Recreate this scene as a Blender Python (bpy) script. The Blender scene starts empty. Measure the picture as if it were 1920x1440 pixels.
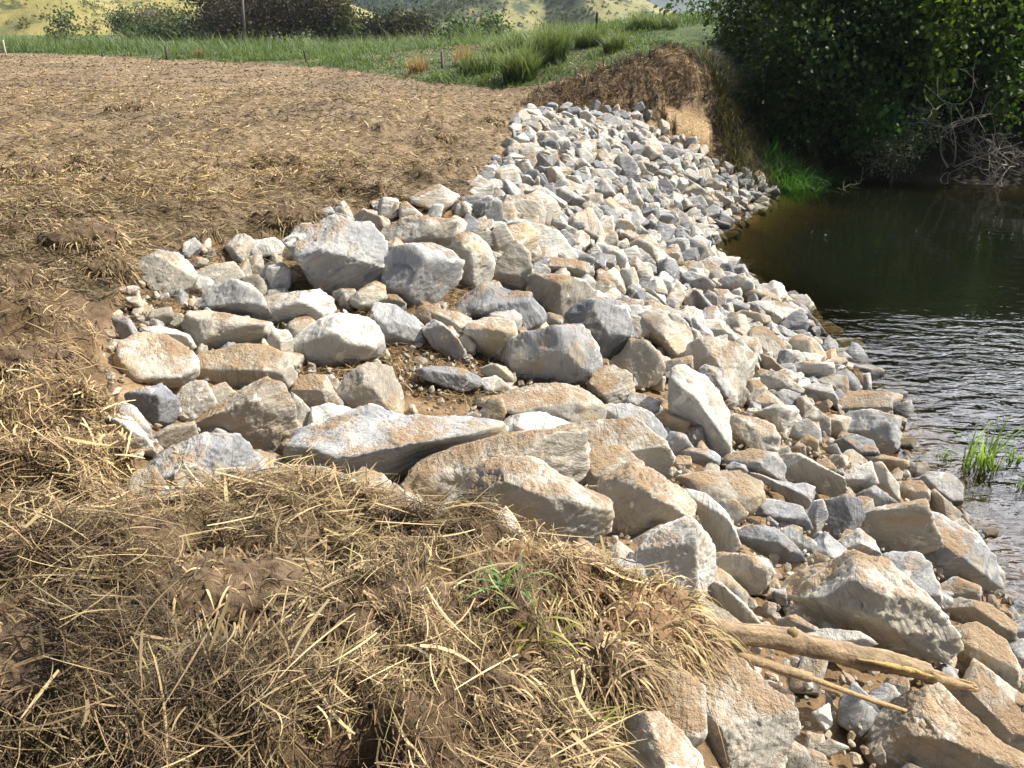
import bpy, bmesh, math, random
import numpy as np
from mathutils import Vector

# ------------------------------------------------------------------ camera, sky, sun, exposure
sc = bpy.context.scene
COL = sc.collection
CAM_H, FPX, HORIZON = 4.0, 1500.0, 50.0          # camera height over the water, focal length and horizon row of the 1920x1440 photo
PITCH = math.atan((720 - HORIZON) / FPX)
SP, CP = math.sin(PITCH), math.cos(PITCH)
cd = bpy.data.cameras.new('camera'); cam = bpy.data.objects.new('camera', cd); COL.objects.link(cam)
cam.location = (0, 0, CAM_H); cam.rotation_euler = (math.pi / 2 - PITCH, 0, 0)
cd.sensor_width = 36.0; cd.lens = 36.0 * FPX / 1920.0; cd.clip_start = 0.05; cd.clip_end = 8000
sc.camera = cam
SUN_AZ, SUN_EL = math.radians(84), math.radians(51)      # azimuth clockwise from +Y
world = bpy.data.worlds.new('World'); sc.world = world; world.use_nodes = True
wt = world.node_tree; wn = wt.nodes; wl = wt.links
bg = wn['Background']; bg.inputs['Strength'].default_value = 0.052
sky = wn.new('ShaderNodeTexSky'); sky.sky_type = 'NISHITA'; sky.sun_disc = False
sky.sun_elevation = SUN_EL; sky.sun_rotation = SUN_AZ; sky.dust_density = 1.5
tc = wn.new('ShaderNodeTexCoord')
cn = wn.new('ShaderNodeTexNoise'); cn.inputs['Scale'].default_value = 3.2; cn.inputs['Detail'].default_value = 6; cn.inputs['Roughness'].default_value = 0.6
cr = wn.new('ShaderNodeMapRange'); cr.inputs[1].default_value = 0.54; cr.inputs[2].default_value = 0.68; cr.inputs[4].default_value = 0.85
cm = wn.new('ShaderNodeMix'); cm.data_type = 'RGBA'
wl.new(tc.outputs['Generated'], cn.inputs['Vector']); wl.new(cn.outputs['Fac'], cr.inputs[0]); wl.new(cr.outputs[0], cm.inputs[0])
wl.new(sky.outputs[0], cm.inputs[6]); # a broken bright cloud bank standing behind the trees across the river
vb = wn.new('ShaderNodeVectorMath'); vb.operation = 'DOT_PRODUCT'; vb.inputs[1].default_value = (math.sin(.55) * math.cos(.60), math.cos(.55) * math.cos(.60), math.sin(.60))
wl.new(tc.outputs['Generated'], vb.inputs[0])
b1 = wn.new('ShaderNodeMath'); b1.operation = 'MULTIPLY_ADD'; b1.inputs[1].default_value = .9; wl.new(cn.outputs['Fac'], b1.inputs[0]); wl.new(vb.outputs['Value'], b1.inputs[2])
br = wn.new('ShaderNodeMapRange'); br.inputs[1].default_value = 1.24; br.inputs[2].default_value = 1.42; wl.new(b1.outputs[0], br.inputs[0])
bm_ = wn.new('ShaderNodeMix'); bm_.data_type = 'RGBA'; bm_.inputs[7].default_value = (95, 95, 100, 1)
wl.new(br.outputs[0], bm_.inputs[0]); wl.new(cm.outputs[2], bm_.inputs[6])
vm = wn.new('ShaderNodeVectorMath'); vm.operation = 'DOT_PRODUCT'      # clouds glare towards the sun
vm.inputs[1].default_value = (math.sin(SUN_AZ) * math.cos(SUN_EL), math.cos(SUN_AZ) * math.cos(SUN_EL), math.sin(SUN_EL))
wl.new(tc.outputs['Generated'], vm.inputs[0])
g1 = wn.new('ShaderNodeMath'); g1.operation = 'MAXIMUM'; g1.inputs[1].default_value = 0; wl.new(vm.outputs['Value'], g1.inputs[0])
g2 = wn.new('ShaderNodeMath'); g2.operation = 'POWER'; g2.inputs[1].default_value = 3.5; wl.new(g1.outputs[0], g2.inputs[0])
g3 = wn.new('ShaderNodeMath'); g3.operation = 'MULTIPLY_ADD'; g3.inputs[1].default_value = 45; g3.inputs[2].default_value = 11; wl.new(g2.outputs[0], g3.inputs[0])
gc_ = wn.new('ShaderNodeCombineColor'); wl.new(g3.outputs[0], gc_.inputs[0]); wl.new(g3.outputs[0], gc_.inputs[1]); wl.new(g3.outputs[0], gc_.inputs[2])
wl.new(gc_.outputs[0], cm.inputs[7])
wl.new(bm_.outputs[2], bg.inputs['Color'])
sl = bpy.data.lights.new('sun', 'SUN'); sl.energy = 5.0; sl.angle = math.radians(0.55); sl.color = (1.0, 0.92, 0.78)
so = bpy.data.objects.new('sun', sl); COL.objects.link(so)
SUNDIR = Vector((math.sin(SUN_AZ) * math.cos(SUN_EL), math.cos(SUN_AZ) * math.cos(SUN_EL), math.sin(SUN_EL)))
so.rotation_euler = SUNDIR.to_track_quat('Z', 'Y').to_euler(); so.location = (20, 10, 40)
sc.view_settings.view_transform = 'Standard'; sc.view_settings.look = 'None'
sc.view_settings.exposure = 0.68; sc.view_settings.gamma = 1.0
sc.cycles.max_bounces = 8; sc.cycles.transparent_max_bounces = 16; sc.cycles.use_denoising = True
sc.cycles.caustics_reflective = False; sc.cycles.caustics_refractive = False
sc.cycles.volume_bounces = 0

random.seed(7); RNG = np.random.default_rng(7)

# ------------------------------------------------------------------ helpers
def ray(px, py):
    u, v = (px - 960) / FPX, (py - 720) / FPX
    return np.array((u, CP - SP * v, -SP - CP * v))
def at_z(px, py, z):
    d = ray(px, py); t = (z - CAM_H) / d[2]
    return np.array((0, 0, CAM_H)) + d * t
def at_y(px, py, y):
    d = ray(px, py); t = y / d[1]
    return np.array((0, 0, CAM_H)) + d * t
def project(P):
    P = np.asarray(P, float); x, y, z = P[..., 0], P[..., 1], P[..., 2] - CAM_H
    dep = y * CP - z * SP; up = y * SP + z * CP
    dep = np.where(dep < 0.05, 0.05, dep)
    return 960 + FPX * x / dep, 720 - FPX * up / dep
def inside(poly, x, y):
    r = np.zeros(np.shape(x), bool); n = len(poly)
    for i in range(n):
        (x0, y0), (x1, y1) = poly[i], poly[(i + 1) % n]
        c = (y0 > y) != (y1 > y)
        r ^= c & (x < (x1 - x0) * (y - y0) / ((y1 - y0) if y1 != y0 else 1e-9) + x0)
    return r
def sstep(a, b, x):
    t = np.clip((x - a) / (b - a), 0, 1); return t * t * (3 - 2 * t)

_G = np.random.default_rng(3).normal(size=(256, 3)); _G /= np.linalg.norm(_G, axis=1)[:, None]
_P = np.random.default_rng(4).permutation(256)
def pnoise(p):
    p = np.asarray(p, float); i = np.floor(p).astype(np.int64); f = p - i
    u = f * f * f * (f * (f * 6 - 15) + 10); out = 0.0
    for dx in (0, 1):
        hx = _P[(i[:, 0] + dx) & 255]; wx = u[:, 0] if dx else 1 - u[:, 0]
        for dy in (0, 1):
            hy = _P[(hx + i[:, 1] + dy) & 255]; wy = u[:, 1] if dy else 1 - u[:, 1]
            for dz in (0, 1):
                h = _P[(hy + i[:, 2] + dz) & 255]; wz = u[:, 2] if dz else 1 - u[:, 2]
                g = _G[h]
                out = out + wx * wy * wz * (g[:, 0] * (f[:, 0] - dx) + g[:, 1] * (f[:, 1] - dy) + g[:, 2] * (f[:, 2] - dz))
    return out * 1.5
def fbm(p, octv=4, rough=0.5):
    a, s, o = 1.0, 1.0, 0.0
    for k in range(octv):
        o = o + a * pnoise(np.asarray(p) * s + 17.3 * k); a *= rough; s *= 2.03
    return o
def n2(x, y, f, seed=0.0, octv=3):
    return fbm(np.stack([x * f, y * f, np.full(np.shape(x), seed + 0.37)], 1), octv)

def link(name, me, mat=None, parent=None, loc=None):
    o = bpy.data.objects.new(name, me); COL.objects.link(o)
    if mat is not None and me is not None: me.materials.append(mat)
    if parent is not None: o.parent = parent
    if loc is not None: o.location = loc
    return o
def tag(o, label=None, cat=None, group=None, kind=None):
    if label: o['label'] = label
    if cat: o['category'] = cat
    if group: o['group'] = group
    if kind: o['kind'] = kind
    return o
def thing(name, label, cat, loc=(0, 0, 0), group=None):
    return tag(link(name, None, loc=loc), label, cat, group)
def mesh_from(name, V, F, smooth=True, col=None, attrs=None):
    """V (n,3); F (m,4) quads or (m,3) triangles"""
    V = np.ascontiguousarray(V, np.float32); F = np.ascontiguousarray(F, np.int32)
    me = bpy.data.meshes.new(name); k = F.shape[1]
    me.vertices.add(len(V)); me.vertices.foreach_set('co', V.ravel())
    me.loops.add(F.size); me.loops.foreach_set('vertex_index', F.ravel())
    me.polygons.add(len(F)); me.polygons.foreach_set('loop_start', np.arange(0, F.size, k, dtype=np.int32))
    me.polygons.foreach_set('use_smooth', np.full(len(F), bool(smooth)))
    me.update(calc_edges=True)
    if col is not None:
        ca = me.color_attributes.new('Col', 'FLOAT_COLOR', 'POINT')
        c4 = np.ones((len(V), 4), np.float32); c4[:, :3] = col; ca.data.foreach_set('color', c4.ravel())
    for an, av in (attrs or {}).items():
        a = me.attributes.new(an, 'FLOAT', 'POINT'); a.data.foreach_set('value', np.ascontiguousarray(av, np.float32))
    return me
def ribbons(name, C, W, S, cols, tipcol=None, smooth=True):
    """C (N,K,3) centre lines, W (N,K) half widths, S (N,3) or (N,K,3) side vectors, cols (N,3)"""
    N, K, _ = C.shape
    if S.ndim == 2: S = np.repeat(S[:, None, :], K, 1)
    V = np.stack([C - S * W[..., None], C + S * W[..., None]], 2).reshape(-1, 3)
    b = (np.arange(N) * K * 2)[:, None] + (np.arange(K - 1) * 2)[None, :]
    F = np.stack([b, b + 1, b + 3, b + 2], -1).reshape(-1, 4)
    cc = np.repeat(cols[:, None, :], K * 2, 1)
    if tipcol is not None:
        w = np.repeat(np.linspace(0, 1, K), 2)[None, :, None]
        cc = cc * (1 - w) + tipcol[:, None, :] * w
    return mesh_from(name, V, F, smooth, cc.reshape(-1, 3))
def tube(path, radii, seg=10, noise=0.0, nf=4.0, cap=True, seed=0.0):
    P = np.asarray(path, float); K = len(P); R = np.asarray(radii, float)
    T = np.gradient(P, axis=0); T /= np.linalg.norm(T, axis=1)[:, None] + 1e-9
    ref = np.array((0, 0, 1.0)) if abs(T[0][2]) < .8 else np.array((1.0, 0, 0))
    A = np.cross(T, ref); A /= np.linalg.norm(A, axis=1)[:, None] + 1e-9
    B = np.cross(T, A)
    an = np.linspace(0, 2 * np.pi, seg, endpoint=False)
    V = P[:, None, :] + R[:, None, None] * (np.cos(an)[None, :, None] * A[:, None, :] + np.sin(an)[None, :, None] * B[:, None, :])
    V = V.reshape(-1, 3)
    if noise:
        D = V - np.repeat(P, seg, 0)
        V = V + D * (fbm(V * nf + seed, 3) * noise)[:, None]
    i = (np.arange(K - 1) * seg)[:, None]; j = np.arange(seg)[None, :]; j2 = (j + 1) % seg
    F = np.stack([i + j, i + j2, i + seg + j2, i + seg + j], -1).reshape(-1, 4)
    if cap:
        n0 = len(V); V = np.vstack([V, P[0] - T[0] * R[0] * .25, P[-1] + T[-1] * R[-1] * .25])
        f0 = np.stack([np.full(seg, n0), (np.arange(seg) + 1) % seg, np.arange(seg), np.full(seg, n0)], 1)
        q = (K - 1) * seg
        f1 = np.stack([np.full(seg, n0 + 1), q + np.arange(seg), q + (np.arange(seg) + 1) % seg, np.full(seg, n0 + 1)], 1)
        # caps as thin quads: split the centre into the ring midpoint
        F = np.vstack([F, f0[:, [0, 1, 2, 2]], f1[:, [0, 1, 2, 2]]])
    return V, F
def join(parts):
    V, F, n = [], [], 0
    for v, f in parts:
        V.append(v); F.append(f + n); n += len(v)
    return np.vstack(V), np.vstack(F)
def mesh_q(name, V, F, col=None, smooth=True, attrs=None):
    """quads where a repeated last index means a triangle"""
    me = bpy.data.meshes.new(name)
    me.from_pydata(V.tolist(), [], [tuple(f[:3]) if f[2] == f[3] else tuple(f) for f in F.tolist()])
    me.polygons.foreach_set('use_smooth', np.full(len(me.polygons), bool(smooth)))
    if col is not None:
        ca = me.color_attributes.new('Col', 'FLOAT_COLOR', 'POINT')
        c4 = np.ones((len(V), 4), np.float32); c4[:, :3] = col; ca.data.foreach_set('color', c4.ravel())
    me.update(); return me

# ------------------------------------------------------------------ materials
class N:
    def __init__(s, name):
        s.m = bpy.data.materials.new(name); s.m.use_nodes = True; s.t = s.m.node_tree; s.n = s.t.nodes; s.l = s.t.links
        s.b = s.n['Principled BSDF']; s.out = s.n['Material Output']
        s.b.inputs['Specular IOR Level'].default_value = 0.3
    def new(s, typ, **kw):
        x = s.n.new(typ)
        for k, v in kw.items(): setattr(x, k, v)
        return x
    def put(s, sock, v):
        if isinstance(v, bpy.types.NodeSocket): s.l.new(v, sock)
        elif isinstance(v, (tuple, list)) and len(v) == 3 and sock.type == 'RGBA': sock.default_value = (*v, 1)
        else: sock.default_value = v
    def noise(s, vec, scale, detail=4, rough=.55, dist=0.0):
        x = s.new('ShaderNodeTexNoise'); s.put(x.inputs['Vector'], vec)
        x.inputs['Scale'].default_value = scale; x.inputs['Detail'].default_value = detail
        x.inputs['Roughness'].default_value = rough; x.inputs['Distortion'].default_value = dist
        return x.outputs['Fac']
    def rng(s, v, a, b, c=0.0, d=1.0, smooth=True):
        x = s.new('ShaderNodeMapRange'); x.interpolation_type = 'SMOOTHSTEP' if smooth else 'LINEAR'
        s.put(x.inputs[0], v)
        for i, q in enumerate((a, b, c, d)): s.put(x.inputs[i + 1], q)
        return x.outputs[0]
    def mix(s, f, a, b, mode='MIX'):
        x = s.new('ShaderNodeMix', data_type='RGBA', blend_type=mode); s.put(x.inputs[0], f); s.put(x.inputs[6], a); s.put(x.inputs[7], b)
        return x.outputs[2]
    def math(s, op, a, b=0.0, clamp=False):
        x = s.new('ShaderNodeMath', operation=op, use_clamp=clamp); s.put(x.inputs[0], a); s.put(x.inputs[1], b)
        return x.outputs[0]
    def coord(s, which='Object'):
        return s.new('ShaderNodeTexCoord').outputs[which]
    def mapping(s, vec, scale=(1, 1, 1), rot=(0, 0, 0), loc=(0, 0, 0)):
        x = s.new('ShaderNodeMapping'); s.put(x.inputs['Vector'], vec)
        x.inputs['Scale'].default_value = scale; x.inputs['Rotation'].default_value = rot; x.inputs['Location'].default_value = loc
        return x.outputs[0]
    def attr(s, name):
        return s.new('ShaderNodeAttribute', attribute_name=name)
    def bump(s, h, strength, dist, normal=None):
        x = s.new('ShaderNodeBump'); s.put(x.inputs['Height'], h); x.inputs['Strength'].default_value = strength; x.inputs['Distance'].default_value = dist
        if normal is not None: s.put(x.inputs['Normal'], normal)
        return x.outputs[0]
    def done(s, col, rough=.9, normal=None):
        s.put(s.b.inputs['Base Color'], col); s.put(s.b.inputs['Roughness'], rough)
        if normal is not None: s.put(s.b.inputs['Normal'], normal)
        return s.m

def rock_mat(name, c1, c2, white, tan, dark, dust, c3=(.46, .36, .22)):
    q = N(name); oi = q.new('ShaderNodeObjectInfo')
    off = q.new('ShaderNodeVectorMath', operation='SCALE'); off.inputs[0].default_value = (37.1, 53.7, 71.3); q.put(off.inputs['Scale'], oi.outputs['Random'])
    add = q.new('ShaderNodeVectorMath', operation='ADD'); q.put(add.inputs[0], q.coord()); q.put(add.inputs[1], off.outputs[0])
    p = add.outputs[0]
    rv = q.new('ShaderNodeVectorRotate', rotation_type='AXIS_ANGLE'); q.put(rv.inputs['Vector'], p); rv.inputs['Axis'].default_value = (.5, .7, .3)
    q.put(rv.inputs['Angle'], q.math('MULTIPLY', oi.outputs['Random'], 6.28))
    ps = q.mapping(rv.outputs[0], scale=(1.2, 1.6, 9.0))
    col = q.mix(q.rng(q.noise(p, 3.0, 6, .6), .38, .62), c1, c2)
    strata = q.noise(ps, 2.2, 6, .65, .4)
    col = q.mix(q.rng(strata, .52, .68, 0, .55), col, (c1[0] * .5, c1[1] * .52, c1[2] * .57))
    # ochre staining, chalk-white crust, dark fresh breaks
    col = q.mix(q.math('MULTIPLY', q.rng(q.noise(p, 2.3, 7, .62, .6), .62 - .3 * tan, .78 - .3 * tan), .85), col, c3)
    e = q.attr('edge').outputs['Fac']
    wn_ = q.noise(p, 4.2, 8, .68, .8)
    wf = q.rng(q.math('ADD', wn_, q.math('MULTIPLY', e, .16)), .68 - .26 * white, .76 - .22 * white)
    col = q.mix(q.math('MULTIPLY', wf, .9), col, (.75, .72, .65))
    col = q.mix(q.rng(q.noise(p, 5.0, 7, .7, 1.0), .66 - .25 * dark, .74 - .22 * dark, 0, .8), col, (.13, .14, .165))
    vein = q.noise(ps, 5.5, 8, .7, 1.2)
    col = q.mix(q.rng(vein, .62, .70, 0, .6), col, (.80, .79, .76))
    speck = q.noise(p, 38.0, 4, .7)
    col = q.mix(q.rng(speck, .35, .65, 0, .35), col, q.mix(.5, col, (.30, .27, .22)))
    # loose soil lying on the upward faces
    g = q.new('ShaderNodeNewGeometry'); sx = q.new('ShaderNodeSeparateXYZ'); q.put(sx.inputs[0], g.outputs['Normal'])
    dn = q.math('ADD', q.noise(p, 3.3, 7, .65), q.math('MULTIPLY', sx.outputs[2], .42))
    df = q.rng(dn, .95 - .34 * dust, 1.12 - .30 * dust, 0, .93)
    dcol = q.mix(q.noise(p, 26, 5, .7), (.25, .17, .10), (.43, .31, .19))
    col = q.mix(df, col, dcol)
    h = q.math('ADD', q.math('MULTIPLY', strata, 1.1), q.math('ADD', q.math('MULTIPLY', q.noise(p, 9, 8, .68), .45), q.math('MULTIPLY', speck, .25)))
    h = q.math('ADD', h, q.math('MULTIPLY', df, q.noise(p, 45, 4, .7)))
    sz = q.new('ShaderNodeSeparateXYZ'); q.put(sz.inputs[0], g.outputs['Position'])          # wet tide band just above the river
    wet = q.rng(q.math('ADD', sz.outputs[2], q.math('MULTIPLY', q.noise(p, 4, 3), -.10)), -.02, .06, 1, 0)
    col = q.mix(wet, col, q.mix(1.0, col, (.42, .41, .38), 'MULTIPLY'))
    return q.done(col, q.rng(wet, 0, 1, .88, .35), q.bump(h, .95, .035))
RM = {
    'g': rock_mat('stone_blue_grey', (.28, .295, .315), (.41, .415, .41), .34, .30, .28, .30),
    't': rock_mat('stone_cream', (.41, .385, .335), (.51, .48, .42), .36, .40, .14, .42),
    'w': rock_mat('stone_chalk', (.44, .44, .42), (.565, .555, .52), .50, .32, .20, .24),
    'd': rock_mat('stone_charcoal', (.18, .19, .21), (.275, .285, .30), .26, .10, .42, .24),
    'b': rock_mat('stone_earthy', (.31, .282, .235), (.395, .37, .32), .32, .36, .16, .62),
    's': rock_mat('stone_pale_stained', (.41, .39, .345), (.51, .475, .405), .42, .42, .20, .56),
    'o': rock_mat('stone_orange', (.58, .40, .24), (.60, .47, .32), .30, .60, .05, .40, (.55, .32, .15)),
}
def col_mat(name, rough=.8, transl=0.0, nscale=0, bumpd=0.0, gain=1.0):
    q = N(name); c = q.attr('Col').outputs['Color']
    nrm = None
    if nscale:
        n = q.noise(q.coord(), nscale, 5, .65)
        c = q.mix(1.0, c, q.mix(n, (.62, .62, .62), (1.3, 1.3, 1.3)), 'MULTIPLY')
        nrm = q.bump(n, .8, bumpd)
    m = q.done(c, rough, nrm)
    if transl:
        tr = q.new('ShaderNodeBsdfTranslucent'); q.put(tr.inputs['Color'], q.mix(1.0, c, (1.5, 1.45, .6), 'MULTIPLY'))
        mx = q.new('ShaderNodeMixShader'); mx.inputs[0].default_value = transl
        q.l.new(q.b.outputs[0], mx.inputs[1]); q.l.new(tr.outputs[0], mx.inputs[2]); q.l.new(mx.outputs[0], q.out.inputs['Surface'])
    return m
M_STRAW = col_mat('dry_straw', .75, .12)
M_BLADE = col_mat('green_blade', .5, .35)
M_LEAF = col_mat('leaf', .55, .38)
M_LEAF_FAR = col_mat('leaf_far', .6, .25)
M_BARK = col_mat('bark', .9, 0, 14, .02)
M_WOOD = col_mat('dusty_bark', .9, 0, 45, .02)
M_POST = col_mat('post_wood', .85, 0, 22, .01)
M_CLOD = col_mat('soil_clod', .95, 0, 24, .03)
HAZE = 0.00014
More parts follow.
